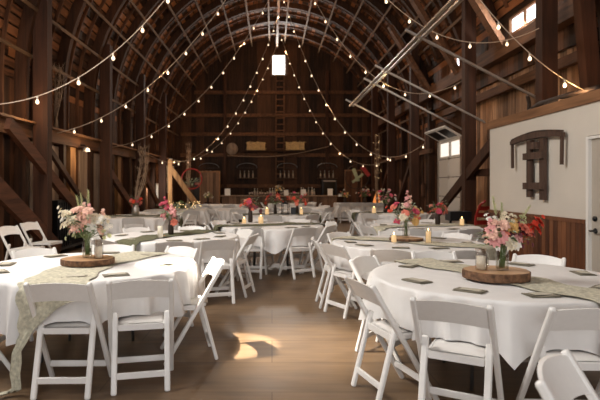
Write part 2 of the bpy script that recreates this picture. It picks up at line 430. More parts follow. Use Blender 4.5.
# far wall posts
post(-2.35, YB-0.22, 7.6, 0.14, 0.14, 'thin gable post left of the tall ladder')
post(2.75, YB-0.22, 7.2, 0.14, 0.14, 'thin gable post right of the tall ladder')
# wall girts / long beams
def beam(p0, p1, w, h, label, mat='beam', name='timber_beam', cat='beam', side=(1, 0, 0), group=None):
    c = (Vector(p0)+Vector(p1))/2; mb = MB(); mb.bar(Vector(p0)-c, Vector(p1)-c, w, h, side)
    return tag(mb.build(name, mat, None, c), label, cat, group)
beam((-4.78, 1, 2.52), (-4.78, YB-0.1, 2.52), 0.16, 0.26, 'long timber girt running the length of the left wall')
beam((-4.74, 1, 2.67), (-4.74, YB-0.1, 2.67), 0.34, 0.04, 'thin pale plank shelf lying on top of the left girt', 'trimwood', 'plank_shelf', 'shelf')
beam((5.08, 8.3, 4.42), (5.08, YB-0.1, 4.42), 0.22, 0.32, 'heavy timber beam directly under the small right windows')
beam((5.15, 8.3, 3.62), (5.15, 16.6, 3.62), 0.12, 0.18, 'lower timber rail on the loft boards right side')
beam((5.2, 17.0, 2.6), (5.2, YB-0.1, 2.6), 0.1, 0.14, 'timber rail along the far right wall')
beam((4.9, 9, 6.0), (4.9, 17, 6.0), 0.12, 0.2, 'upper timber plate above the small right windows')
# braces along the left wall
for i, (yy, ya, yb_, yc) in enumerate([(6.3, 2.55, 10.75, 0.12), (8.7, 2.50, 13.5, 0.05), (14.1, 1.85, 17.6, 0.25), (17.8, 1.9, 21.2, 0.25)]):
    beam((-4.42, yy, ya), (-4.42, yb_, yc), 0.10, 0.32 if i == 0 else 0.22, 'diagonal timber brace %s' % ['at the left edge running down behind the near left table', 'running down from the nearest left post',
         'running down from the second left post', 'running down from the third left post'][i], 'brace', 'diagonal_brace', 'brace', (1, 0, 0), 'diagonal braces')
beam((-4.6, 14.0, 0.3), (-4.6, 10.4, 2.4), 0.08, 0.12, 'thin opposing brace between the first two left posts', 'post', 'diagonal_brace', 'brace', group='diagonal braces')
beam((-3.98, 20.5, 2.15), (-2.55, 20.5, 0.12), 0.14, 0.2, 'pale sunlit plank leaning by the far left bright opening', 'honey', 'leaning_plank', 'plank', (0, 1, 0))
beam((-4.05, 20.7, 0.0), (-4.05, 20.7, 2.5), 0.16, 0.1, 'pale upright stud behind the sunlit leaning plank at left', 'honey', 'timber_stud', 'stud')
# right braces
beam((4.55, 10.7, 2.35), (4.55, 15.2, 0.3), 0.09, 0.24, 'dark diagonal brace crossing in front of the white overhead door', 'post', 'diagonal_brace', 'brace', group='diagonal braces')
for i, yy in enumerate([17.0, 20.3]):
    beam((4.7, yy, 2.7), (4.7, yy+3.0, 0.4), 0.08, 0.16, 'diagonal brace on the far right wall, %s one' % ['nearer', 'farther'][i], 'post', 'diagonal_brace', 'brace', group='diagonal braces')
beam((4.72, 9.1, 1.75), (4.72, 12.1, 1.75), 0.08, 0.16, 'short level timber between the post and white wall corner', 'post')
for (yy, lb) in ((11.3, 'sloping orange brown roof brace ending below the right windows'), (14.0, 'sloping roof brace above the second small right window'), (16.6, 'sloping roof brace beyond the second small right window')):
    beam((5.1, yy, 4.35), (3.75, yy, 6.55), 0.26, 0.12, lb, 'beam', 'roof_brace', 'brace', (0, 1, 0), 'roof braces')
# honey wall studs on the left
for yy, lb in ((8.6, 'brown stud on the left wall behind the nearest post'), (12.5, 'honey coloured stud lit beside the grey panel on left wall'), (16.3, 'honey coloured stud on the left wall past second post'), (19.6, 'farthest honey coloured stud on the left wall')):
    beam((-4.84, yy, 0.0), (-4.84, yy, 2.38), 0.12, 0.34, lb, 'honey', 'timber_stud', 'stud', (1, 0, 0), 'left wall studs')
# grey sliding panel
for k_, (a, b, lb) in enumerate(((10.4, 12.1, 'weathered grey board panel with a bright edge on the left wall'), (13.1, 14.9, 'weathered grey board panel hung behind second left post'))):
    e = empty('sliding_panel', (-4.86, (a+b)/2, 0), 0, lb, 'panel'); mb = MB(); h = (b-a)/2
    y = -h
    while y < h-0.05: mb.bb(-0.02, 0.02, y+0.003, min(h, y+0.17)-0.003, 0.3, 2.34); y += 0.17
    mb.build('board', 'grey_panel', e)
    mb = MB(); mb.bb(-0.03, 0.035, h+0.005, h+0.045, 0.3, 2.34); mb.build('edge_strip', 'whitetrim' if k_ == 0 else 'honey', e)

# windows
def window(n, x, y0, y1, z0, z1, mat='daylight', mull=1):
    mb = MB(); f = 0.045
    mb.bb(x-0.06, x+0.04, y0, y1, z0, z0+f); mb.bb(x-0.06, x+0.04, y0, y1, z1-f, z1)
    mb.bb(x-0.06, x+0.04, y0, y0+f, z0+f, z1-f); mb.bb(x-0.06, x+0.04, y1-f, y1, z0+f, z1-f)
    for i in range(mull):
        yy = y0+(y1-y0)*(i+1)/(mull+1); mb.bb(x-0.05, x+0.03, yy-0.022, yy+0.022, z0+f, z1-f)
    o = struct(mb, 'window_%d' % n, 'trimwood')
    p = MB(); p.bb(x, x+0.012, y0+f, y1-f, z0+f, z1-f); p.build('pane', mat, o); return o
window(1, 5.21, 9.98, 11.32, 4.70, 5.10)
window(2, 5.21, 14.28, 15.02, 4.70, 5.10)
window(13, -4.38, 2.8, 6.4, 4.75, 5.65, 'daylight', 3)  # added unseen window with glowing pane, set behind the side area light
# gable window
mb = MB(); f = 0.05; x0, x1, z0, z1 = 0.0, 0.68, 7.02, 8.05; yy = YB-0.02
mb.bb(x0, x1, yy-0.04, yy+0.06, z0, z0+f); mb.bb(x0, x1, yy-0.04, yy+0.06, z1-f, z1); mb.bb(x0, x0+f, yy-0.04, yy+0.06, z0+f, z1-f); mb.bb(x1-f, x1, yy-0.04, yy+0.06, z0+f, z1-f)
o = struct(mb, 'window_3', 'whitetrim'); p = MB(); p.bb(x0+f, x1-f, yy+0.02, yy+0.03, z0+f, z1-f); p.build('pane', emis('gable daylight', (0.92, 0.97, 1.0), 9), o)
# bright slit openings at the far left
for n, (a, b, z0, z1) in enumerate(((22.9, 23.3, 1.35, 2.2), (24.3, 25.2, 1.2, 2.5), (21.9, 22.2, 0.9, 1.5))):
    mb = MB(); mb.bb(-4.95, -4.86, a-0.06, a, z0, z1); mb.bb(-4.95, -4.86, b, b+0.06, z0, z1); mb.bb(-4.95, -4.86, a-0.06, b+0.06, z1, z1+0.06); mb.bb(-4.95, -4.86, a-0.06, b+0.06, z0-0.06, z0)
    o = struct(mb, 'window_%d' % (4+n), 'whitetrim'); p = MB(); p.bb(-4.93, -4.92, a, b, z0, z1); p.build('pane', 'daylightw', o)
mb = MB(); mb.box((0, 0, 1.3), (0.10, 0.12, 2.6)); tag(mb.build('door_casing', 'whitetrim', None, (-4.25, 21.9, 0)), 'narrow white painted board standing upright by the bright left slit', 'board')
# openings on far right wall
for n, (a, b, z0, z1) in enumerate(((18.4, 18.6, 1.1, 1.5), (19.2, 19.35, 1.4, 1.9), (17.7, 17.85, 0.9, 1.3), (21.6, 21.8, 1.2, 1.7), (10.9, 11.05, 1.5, 1.9), (11.2, 11.3, 0.9, 1.4))):
    mb = MB(); X = 5.36
    mb.bb(X-0.02, X+0.05, a-0.04, b+0.04, z1, z1+0.04); mb.bb(X-0.02, X+0.05, a-0.04, b+0.04, z0-0.04, z0)
    mb.bb(X-0.02, X+0.05, a-0.04, a, z0, z1); mb.bb(X-0.02, X+0.05, b, b+0.04, z0, z1)
    o = struct(mb, 'window_%d' % (7+n), 'board'); p = MB(); p.bb(X+0.03, X+0.035, a, b, z0, z1); p.build('pane', 'daylightw', o)

# ------------------------------------------------------------------ overhead door and its tracks
GX = 5.2; ga, gb = 14.25, 16.1
od = tag(empty('overhead_door', (GX, (ga+gb)/2, 0)), 'white overhead door with two lit panes, top section tilted inward', 'door')
hw = (gb-ga)/2
for i, (z0, z1) in enumerate(((0.02, 0.56), (0.58, 1.13), (1.15, 1.70), (1.72, 2.24))):
    mb = MB(); mb.bb(-0.025, 0.025, -hw, hw, z0, z1)
    for q in (-hw/2, hw/2): mb.bb(-0.034, -0.025, q-hw*0.42, q+hw*0.42, z0+0.08, z1-0.08)
    mb.build('door_section', 'whitetrim', od)
mb = MB(); z0, z1 = 2.26, 2.80
mb.bb(-0.025, 0.025, -hw, hw, z0, z0+0.07); mb.bb(-0.025, 0.025, -hw, hw, z1-0.07, z1)
for q in (-hw+0.05, 0, hw-0.05): mb.bb(-0.025, 0.025, q-0.05, q+0.05, z0+0.07, z1-0.07)
ws = mb.build('window_section', 'whitetrim', od)
for q in (-hw/2, hw/2):
    p = MB(); p.bb(0.0, 0.008, q-hw/2+0.1, q+hw/2-0.1, z0+0.07, z1-0.07); p.build('pane', 'daylightw', ws)
mb = MB(); rt = Matrix.Rotation(math.radians(62), 3, 'Y')
def tb(a0, a1, z0, z1, m):
    m.add([Vector((-0.0, 0, 2.82)) + rt @ Vector((x, y, z)) * 1.0 for x in (-0.02, 0.02) for y in (a0, a1) for z in (z0, z1)],
          [(0,1,3,2), (4,6,7,5), (0,4,5,1), (2,3,7,6), (0,2,6,4), (1,5,7,3)])
rt = Matrix.Rotation(-math.radians(60), 3, 'Y')
tb(-hw, hw, 0, 0.08, mb); tb(-hw, hw, 0.47, 0.55, mb)
for q in (-hw+0.05, 0, hw-0.05): tb(q-0.05, q+0.05, 0.08, 0.47, mb)
ts_ = mb.build('tilted_section', 'whitetrim', od)
p = MB()
for q in (-hw/2, hw/2): tb(q-hw/2+0.1, q+hw/2-0.1, 0.08, 0.47, p)
p.build('dark_pane', 'blackmetal', ts_)
for z in (0.57, 1.14, 1.71, 2.25):
    mb = MB(); mb.box((-0.045, 0, z), (0.02, 0.07, 0.09)); mb.build('hinge', 'galv', od)
mb = MB(); mb.bb(-0.06, -0.02, -hw-0.07, -hw-0.02, 0, 2.8); mb.build('side_track', 'galv', od)
mb = MB(); mb.bb(-0.06, -0.02, hw+0.02, hw+0.07, 0, 2.8); mb.build('side_track', 'galv', od)
# tracks
for yy, lb in ((8.95, 'nearest sloping steel door track bar above the white wall'), (11.6, 'second sloping steel door track bar, left of thick post'),
               (13.0, 'third sloping steel door track bar at the near side of overhead door'), (16.2, 'farthest sloping steel door track bar beyond overhead door')):
    p0 = Vector((4.75, yy, 2.86)); p1 = Vector((2.3, yy, 4.13)); c = (p0+p1)/2; mb = MB()
    mb.bar(p0-c, p1-c, 0.055, 0.02, (0, 1, 0)); mb.bar(p0-c+Vector((0, 0.0275, 0.02)), p1-c+Vector((0, 0.0275, 0.02)), 0.006, 0.05, (0, 1, 0))
    tag(mb.build('door_track', 'galv', None, c), lb, 'track', 'sloping door tracks')
for dx, lb in ((0.0, 'right one of two long parallel steel rails hung under the roof'), (-0.11, 'left one of two long parallel steel rails hung under the roof')):
    mb = MB(); mb.bb(-0.03, 0.03, -5.9, 5.9, 0, 0.012); mb.bb(0.02, 0.03, -5.9, 5.9, 0.012, 0.06); mb.bb(-0.03, -0.02, -5.9, 5.9, 0.012, 0.03)
    tag(mb.build('ceiling_rail', 'galv', None, (2.62+dx, 10.9, 4.02)), lb, 'rail', 'long steel rails')

# ------------------------------------------------------------------ folding chair
def make_chair():
    e = empty('folding_chair')
    foot_y, top_y, H = 0.42, -0.06, 0.80
    def rail_y(z): return foot_y+(top_y-foot_y)*z/H
    for s in (-1, 1):
        mb = MB(); mb.bar((s*0.224, foot_y, 0), (s*0.209, top_y, H), 0.034, 0.034, (1, 0, 0), 0.007); mb.build('front_leg', 'chair', e)
        mb = MB(); mb.bar((s*0.182, -0.01, 0), (s*0.182, 0.135, 0.54), 0.040, 0.030, (1, 0, 0), 0.007); mb.build('rear_leg', 'chair', e)
    mb = MB(); mb.bar((-0.175, 0.022, 0.12), (0.175, 0.022, 0.12), 0.045, 0.018, (0, 0, 1), 0.004); mb.build('rear_stretcher', 'chair', e)
    yz = rail_y(0.13)
    mb = MB(); mb.bar((-0.206, yz, 0.13), (0.206, yz, 0.13), 0.045, 0.018, (0, 0, 1), 0.004); mb.build('front_stretcher', 'chair', e)
    # backrest: curved slab with arched top
    mb = MB(); n = 12; vs = []; fs = []
    for i in range(n+1):
        u = -1+2*i/n; x = u*0.196; bow = -0.028*(1-u*u); top = 0.785+0.022*(1-u*u); bot = 0.655+0.018*(1-u*u)
        for (z, off) in ((bot, 0.0), (top, 0.0), (top, 0.016), (bot, 0.016)):
            vs.append((x, rail_y(z)+bow+off-0.008, z))
    for i in range(n):
        for q in range(4):
            r = (q+1) % 4; fs.append((i*4+q, i*4+r, i*4+4+r, i*4+4+q))
    fs += [(3, 2, 1, 0), (n*4, n*4+1, n*4+2, n*4+3)]
    mb.add(vs, fs); mb.build('backrest', 'chair', e)
    # seat frame + pad
    mb = MB()
    for s in (-1, 1): mb.bar((s*0.165, 0.10, 0.437), (s*0.165, 0.49, 0.452), 0.018, 0.042, (1, 0, 0), 0.004)
    mb.bar((-0.156, 0.105, 0.437), (0.156, 0.105, 0.437), 0.042, 0.018, (0, 0, 1)); mb.bar((-0.175, 0.495, 0.45), (0.175, 0.495, 0.45), 0.05, 0.02, (0, 0, 1), 0.005)
    mb.build('seat_frame', 'chair', e)
    mb = MB(); vs = []; fs = []; N = 8
    for i in range(N+1):
        for j in range(N+1):
            u, v = -1+2*i/N, -1+2*j/N
            edge = max(abs(u), abs(v)); vs.append((u*0.154, 0.30+v*0.18, 0.462+0.010*(1-edge**4)+0.012*(v+1)/2))
    for i in range(N):
        for j in range(N): a = i*(N+1)+j; fs.append((a, a+N+1, a+N+2, a+1))
    mb.add(vs, fs, True); mb.box((0, 0.30, 0.452), (0.308, 0.36, 0.018), Matrix.Rotation(0.03, 3, 'X')); mb.build('seat', 'seatpad', e)
    return e
chair0 = make_chair(); chair_used = [False]
def place_chair(x, y, fx, fy, label, group):
    if chair_used[0]: o = copy_tree(chair0)
    else: o = chair0; chair_used[0] = True
    o.location = (x, y, 0); o.rotation_euler = (0, 0, math.atan2(fy, fx)-PI/2)
    return tag(o, label, 'chair', group)

# ------------------------------------------------------------------ tables
TZ = 0.762
def cloth(cx, cy, R, chairs, seed):
    rr = random.Random(seed); mb = MB(); N = 168; ph = [rr.uniform(0, 6.28) for _ in range(5)]
    rows = [(0.0, 'c')]
    vs = [(0, 0, TZ)]; fs = []
    ringr = [0.3, 0.6, 0.85, 0.97]
    for q in ringr:
        for k in range(N):
            a = 2*PI*k/N; vs.append((R*q*math.cos(a), R*q*math.sin(a), TZ+0.0012*math.sin(5*a+ph[0]+q*4)))
    S = 14
    for s in range(S+1):
        t = s/S
        for k in range(N):
            a = 2*PI*k/N
            w = 0
            for c in chairs:
                d = (a-c+PI) % (2*PI)-PI; w = max(w, math.exp(-(d/0.29)**4))
            z_b = 0.38+0.06*math.sin(3*a+ph[1])+0.03*math.sin(7*a+ph[2]); z_b = z_b*(1-w)+0.488*w
            fold = ((1-2*abs(math.sin(12*a+ph[3]+1.6*math.sin(3*a)))) + 0.6*math.sin(29*a+ph[4]+math.sin(5*a)))*0.5
            A = 0.14*(1-0.70*w); fl = 0.06*(1-w)
            rad = R+0.004*math.sin(min(1, t*6)*PI/2)+(t**0.55)*(A*fold+fl)
            rad = max(rad, R-0.012)
            if t < 0.05: rad = R
            zz = (TZ-0.004)+(z_b-(TZ-0.004))*t
            vs.append((rad*math.cos(a), rad*math.sin(a), zz))
    for k in range(N): fs.append((0, 1+k, 1+(k+1) % N))
    rn = len(ringr)+S+1
    for r in range(rn-1):
        for k in range(N):
            j = (k+1) % N; fs.append((1+r*N+k, 1+(r+1)*N+k, 1+(r+1)*N+j, 1+r*N+j))
    mb.add(vs, fs, True)
    return mb.build('tablecloth', 'cloth', None, (cx, cy, 0))
def make_table(cx, cy, R, label):
    t = empty('round_table', (cx, cy, 0), 0, label, 'table', 'round tables')
    mb = MB(); mb.lathe([(R-0.036, 0.725), (R-0.03, 0.73), (R-0.03, 0.748), (R-0.036, 0.753)], 64, smooth=False); mb.build('tabletop', 'table', t)
    for a in (45, 135, 225, 315):
        c, s = math.cos(math.radians(a))*0.42, math.sin(math.radians(a))*0.42
        m2 = MB(); m2.tube([(c*0.9, s*0.9, 0.724), (c, s, 0.0)], 0.014, 8); m2.build('leg', 'steel', t)
    return t
def runner(cx, cy, R, ang, w, drop1, drop2, mat, label, seed):
    """gauze strip across the top and over both edges"""
    rr = random.Random(seed); d = Vector((math.cos(ang), math.sin(ang), 0)); n = Vector((-d.y, d.x, 0)); Z = TZ
    path = []
    for s in (-1, 1):
        dr = drop1 if s < 0 else drop2; seg = []
        for i in range(8, 0, -1): seg.append((s*(R+0.035+0.03*(i/8)), Z-dr*i/8, 0.9-0.25*i/8))
        seg.append((s*(R+0.018), Z+0.004, 1))
        path += seg if s < 0 else seg[::-1]
        if s < 0: path += [(R*q, Z+0.008, 1.0) for q in [-0.95+0.1*i for i in range(20)]]
    vs = []; fs = []; K = 18; p = [rr.uniform(0, 6) for _ in range(4)]
    for i, (u, z, k) in enumerate(path):
        for j in range(K+1):
            v = -1+2*j/K
            wob = 0.05*math.sin(u*5+p[0])+0.02*math.sin(z*9+p[1])
            hz = 0.006*math.sin(9*v+5*u+p[2])+0.005*math.sin(19*v-9*u+p[3])
            flat = abs(u) < R
            edge = 1+0.10*math.sin(17*u+v*3)
            chord = v*w/2*k*edge+wob
            if flat: q = d*u+n*chord; vs.append((q.x, q.y, z+abs(hz)))
            else:
                # follow the rim
                base = math.sqrt(max(0.01, (abs(u))**2-chord*chord)); q = d*math.copysign(base+0.015+abs(hz)*4, u)+n*chord
                vs.append((q.x, q.y, z))
    for i in range(len(path)-1):
        for j in range(K): a = i*(K+1)+j; fs.append((a, a+K+1, a+K+2, a+1))
    mb = MB(); mb.add(vs, fs, True); return tag(mb.build('table_runner', mat, None, (cx, cy, 0)), label, 'table runner', 'table runners')

OCT = ['right', 'far right', 'far', 'far left', 'left', 'near left', 'near', 'near right']
def octant(a): return OCT[int(round((a % 360)/45.0)) % 8]

# napkin
def make_napkin():
    e = empty('napkin')
    mb = MB()
    for i, (sx, sy, z) in enumerate(((0.095, 0.062, 0), (0.093, 0.060, 0.004))):
        vs = []; N = 6
        for a in range(N+1):
            for b in range(5):
                u, v = -1+2*a/N, -1+b/2
                vs.append((u*sx*(1+0.02*v), v*sy, z+0.0035+0.0025*math.sin(3*u+v)+(0.002 if a in (0, N) else 0)))
        fs = [(a*5+b, a*5+5+b, a*5+6+b, a*5+b+1) for a in range(N) for b in range(4)]
        mb.add(vs, fs, True)
    mb.box((0, 0, 0.003), (0.188, 0.122, 0.004)); mb.build('linen', 'napkin', e)
    mb = MB(); mb.box((0.005, 0.002, 0.0125), (0.13, 0.07, 0.002), Matrix.Rotation(0.05, 3, 'Z')); mb.build('menu_card', 'napkinl', e)
    return e
nap0 = make_napkin(); nap_used = [False]
def place_napkin(x, y, rz, label):
    if nap_used[0]: o = copy_tree(nap0)
    else: o = nap0; nap_used[0] = True
    o.location = (x, y, TZ+0.002); o.rotation_euler = (0, 0, rz); return tag(o, label, 'napkin', 'folded napkins')

# table list: name, cx, cy, R, chairs [(angle, r, facing or None)], runner (ang, material, drop near, drop far)
T = [
 ('L1', 'front left table', -1.60, 4.58, 0.91, [(-81, 1.06, (-0.02, 1)), (-54, 1.16, (-0.22, 0.97)), (-3, 1.08, (-0.96, -0.27)), (55, 1.08, None), (97, 1.08, None), (138, 1.08, None), (182, 1.08, None), (-143, 1.07, None)]),
 ('R1', 'front right table', 1.71, 3.98, 0.93, [(-124, 1.22, (0.50, 0.86)), (-90, 1.16, (0.05, 1)), (-160, 1.13, (0.95, 0.28)), (140, 1.10, None), (96, 1.10, None), (48, 1.10, None), (5, 1.12, None), (-42, 1.12, None)]),
 ('L2', 'second left table', -1.38, 7.22, 0.91, [(-78, 1.12, None), (-50, 1.14, (-0.3, 0.95)), (-15, 1.12, None), (30, 1.09, None), (85, 1.09, None), (130, 1.09, None), (180, 1.09, None), (-125, 1.09, None)]),
 ('R2', 'second right table', 1.66, 6.38, 0.91, [(-112, 1.12, None), (-78, 1.12, None), (-150, 1.10, None), (-178, 1.09, None), (130, 1.09, None), (85, 1.09, None), (40, 1.09, None), (-10, 1.09, None)]),
 ('L3', 'middle table', -0.02, 9.15, 0.91, [(-108, 1.09, (0.1, 1)), (-62, 1.12, None), (-30, 1.10, None), (15, 1.09, None), (60, 1.09, None), (105, 1.09, None), (150, 1.09, None), (195, 1.09, None)]),
 ('R3', 'third right table', 2.62, 8.95, 0.91, [(-160, 1.10, None), (-115, 1.10, None), (-70, 1.10, None), (160, 1.10, None), (115, 1.1, None), (70, 1.1, None)]),
 ('L4', 'left rear table', -3.05, 11.8, 0.91, [(-125, 1.1, None), (-80, 1.1, None), (-35, 1.1, None), (10, 1.1, None), (55, 1.1, None), (100, 1.1, None)]),
 ('L5', 'centre table with lantern', 0.20, 12.7, 0.91, [(-100, 1.1, None), (-50, 1.1, None), (-10, 1.1, None), (35, 1.1, None), (80, 1.1, None), (-150, 1.1, None), (170, 1.1, None)]),
 ('L6', 'fairy light table', -2.75, 15.0, 0.91, [(-60, 1.1, None), (10, 1.1, None), (60, 1.1, None)]),
 ('R4', 'fourth right table', 3.05, 13.3, 0.91, [(-130, 1.1, None), (-85, 1.1, None), (180, 1.1, None), (135, 1.1, None), (-40, 1.1, None)]),
 ('L7', 'far left table', -1.95, 18.9, 0.91, [(-110, 1.1, None), (-65, 1.1, None), (-20, 1.1, None), (25, 1.1, None), (180, 1.1, None), (-150, 1.1, None)]),
 ('L8', 'far centre table', 0.95, 16.6, 0.91, [(-90, 1.1, None), (-45, 1.1, None), (0, 1.1, None), (45, 1.1, None), (-140, 1.1, None), (180, 1.1, None)]),
 ('L9', 'centre left rear table', -0.95, 15.6, 0.91, [(-90, 1.1, None), (-45, 1.1, None), (-135, 1.1, None), (180, 1.1, None), (0, 1.1, None)]),
 ('L10', 'farthest centre table', 0.75, 20.2, 0.91, [(-120, 1.1, None), (-60, 1.1, None), (-10, 1.1, None), (40, 1.1, None), (180, 1.1, None)]),
]
TB = {}
for i, (k, nm, cx, cy, R, ch) in enumerate(T):
    TB[k] = (cx, cy)
    make_table(cx, cy, R, 'round folding table under the cloth of the %s' % nm)
    o = cloth(cx, cy, R, [math.radians(c[0]) for c in ch], 10+i); tag(o, 'white cloth draped over the %s' % nm, 'tablecloth', 'white tablecloths')
    seen = {}
    for (a, r, f) in ch:
        ar = math.radians(a); x, y = cx+r*math.cos(ar), cy+r*math.sin(ar)
        if f is None: f = (-math.cos(ar), -math.sin(ar))
        oc = octant(a); seen[oc] = seen.get(oc, 0)+1
        suffix = '' if seen[oc] == 1 else ', second there'
        nudge = {('L1', -81): 'near side, left of its neighbour', ('L1', -54): 'near side, right of its neighbour', ('L1', -3): 'right by the sunlit floor'}.get((k, a), oc+' side')
        place_chair(x, y, f[0], f[1], 'white folding chair at the %s, on its %s%s' % (nm, nudge, suffix if (k, a) not in (('L1', -81), ('L1', -54)) else ''), 'white folding chairs')
        # place setting
        if k not in ('L7', 'L8', 'L9', 'L10', 'L6'):
            rn = R-0.20; jx, jy = rnd.uniform(-0.03, 0.03), rnd.uniform(-0.03, 0.03)
            place_napkin(cx+rn*math.cos(ar)+jx, cy+rn*math.sin(ar)+jy, ar+PI/2+rnd.uniform(-0.25, 0.25), 'folded sage napkin with card on the %s, %s edge%s' % (nm, oc, suffix))
def RW(k, ang, mat, d1, d2, col='sage green gauze'):
    nm = [t for t in T if t[0] == k][0]
    runner(nm[2], nm[3], nm[4], math.radians(ang), 0.38, d1, d2, mat, '%s runner laid across the %s' % (col, nm[1]), hash_(k))
def hash_(s): return sum(ord(c) for c in s)
RW('R1', -66, 'runner', 0.20, 0.42)
RW('L2', -118, 'runnerd', 0.2, 0.30, 'moss green')
RW('R2', -38, 'runner', 0.25, 0.25)
RW('L3', -160, 'runnerd', 0.25, 0.25, 'moss green')
RW('R3', 20, 'runner', 0.25, 0.25)
RW('L5', 10, 'runnerd', 0.25, 0.25, 'moss green')
RW('R4', 0, 'runnerd', 0.25, 0.25, 'moss green')
RW('L4', 0, 'runnerd', 0.25, 0.25, 'moss green')
# runner of the front left table: crosses the slab, swags over the near edge and trails to the floor
mb = MB(); vs = []; fs = []; K = 16
cp = [((0.32, 0.78, TZ+0.008), 0.22, (1, -0.3, 0)), ((0.15, 0.35, TZ+0.008), 0.22, (1, -0.3, 0)), ((0.0, 0.0, TZ+0.008), 0.22, (1, -0.3, 0)), ((-0.02, -0.45, TZ+0.009), 0.23, (1, -0.05, 0)),
      ((0.02, -0.80, TZ+0.009), 0.24, (1, 0, 0)), ((0.03, -0.915, TZ+0.006), 0.24, (1, 0, 0)), ((0.03, -0.958, TZ-0.06), 0.23, (1, 0.0, -0.05)), ((0.0, -0.965, TZ-0.16), 0.20, (1, 0, 0.25)),
      ((-0.06, -0.965, TZ-0.26), 0.15, (1, 0, 0.7)), ((-0.14, -0.975, TZ-0.36), 0.075, (1, 0, 0.8)), ((-0.19, -0.985, TZ-0.46), 0.035, (1, 0.1, 0.3)), ((-0.195, -0.99, TZ-0.60), 0.032, (1, 0.1, 0)),
      ((-0.19, -0.985, 0.06), 0.03, (1, 0.1, 0)), ((-0.21, -1.0, 0.025), 0.05, (0.6, 0.6, 0)), ((-0.29, -1.03, 0.02), 0.03, (0.3, 1, 0))]
def crm(t):
    n = len(cp)-1; i = min(int(t*n), n-1); f = t*n-i; f = f
    a, b = cp[i], cp[i+1]; w = a[1]+(b[1]-a[1])*f
    return Vector(a[0]).lerp(Vector(b[0]), f), w, Vector(a[2]).lerp(Vector(b[2]), f).normalized()
NS = 84
for i in range(NS+1):
    t = i/NS; c, w, d = crm(t); s = max(0, t*14-5)
    for j in range(K+1):
        v = -1+2*j/K; hang = min(1, s/1.5)
        amp = 0.004 + (0.018 if w > 0.06 else 0.022)*hang
        off = amp*(math.sin(v*9+i*0.21)+0.4*math.sin(v*17-i*0.13))*0.7
        q = c+d*(v*w*(1+0.05*math.sin(i*0.9+v)))
        if hang > 0 and i < NS*0.9: q.y -= abs(off)+0.003; 
        else: q.z += abs(off)*0.8
        vs.append(q)
for i in range(NS):
    for j in range(K): a = i*(K+1)+j; fs.append((a, a+K+1, a+K+2, a+1))
mb.add(vs, fs, True); tag(mb.build('table_runner', 'runner', None, (TB['L1'][0]+0.03, TB['L1'][1], 0)), 'sage green gauze runner swagged off the front left table and trailing to the floor', 'table runner', 'table runners')

# stray chairs
place_chair(-4.28, 9.25, 0.97, -0.22, 'white folding chair by the left brace, right one of the empty pair', 'white folding chairs')
place_chair(-4.20, 8.35, 0.97, -0.22, 'white folding chair at the left picture edge by the brace', 'white folding chairs')
place_chair(1.07, 1.86, 0.77, -0.63, 'blurred white folding chair closest to the camera at the bottom right', 'white folding chairs')

# head table at far right
hx0, hx1, hy0, hy1 = 2.55, 5.0, 20.6, 21.5
e = empty('banquet_table', ((hx0+hx1)/2, (hy0+hy1)/2, 0), 0, 'long rectangular table at the far right under white cloth', 'table')
mb = MB(); mb.box((0, 0, 0.735), (hx1-hx0-0.04, hy1-hy0-0.04, 0.03)); mb.build('tabletop', 'table', e)
for sx in (-1, 1):
    for sy in (-1, 1):
        mb = MB(); mb.tube([(sx*1.05, sy*0.35, 0.72), (sx*1.05, sy*0.35, 0)], 0.015, 8); mb.build('leg', 'steel', e)
mb = MB(); hx, hy = (hx1-hx0)/2, (hy1-hy0)/2; per = []
for i in range(40): per.append((-hx+2*hx*i/40, -hy))
for i in range(16): per.append((hx, -hy+2*hy*i/16))
for i in range(40): per.append((hx-2*hx*i/40, hy))
for i in range(16): per.append((-hx, hy-2*hy*i/16))
vs = [(0, 0, TZ)]; fs = []; n = len(per)
for r, (z, g) in enumerate(((TZ, 0), (TZ-0.1, 0.01), (0.4, 0.03), (0.2, 0.045))):
    for i, (x, y) in enumerate(per):
        k = 1+(g*(1+0.7*math.sin(i*1.9)))/0.6 if r else 1
        vs.append((x+(g*(1+0.7*math.sin(i*1.9)))*(1 if x > hx-0.01 else -1 if x < -hx+0.01 else 0), y+(g*(1+0.7*math.sin(i*1.9)))*(1 if y > hy-0.01 else -1 if y < -hy+0.01 else 0), z))
for i in range(n): fs.append((0, 1+i, 1+(i+1) % n))
for r in range(3):
    for i in range(n): j = (i+1) % n; fs.append((1+r*n+i, 1+(r+1)*n+i, 1+(r+1)*n+j, 1+r*n+j))
mb.add(vs, fs); tag(mb.build('tablecloth', 'cloth', None, ((hx0+hx1)/2, (hy0+hy1)/2, 0)), 'white cloth on the long rectangular table at far right', 'tablecloth', 'white tablecloths')
for i in range(5):
    place_chair(2.85+i*0.48, 20.32, 0, 1, 'white folding chair in the row at the far right long table, %s from the aisle' % ['first', 'second', 'third', 'fourth', 'fifth'][i], 'white folding chairs')

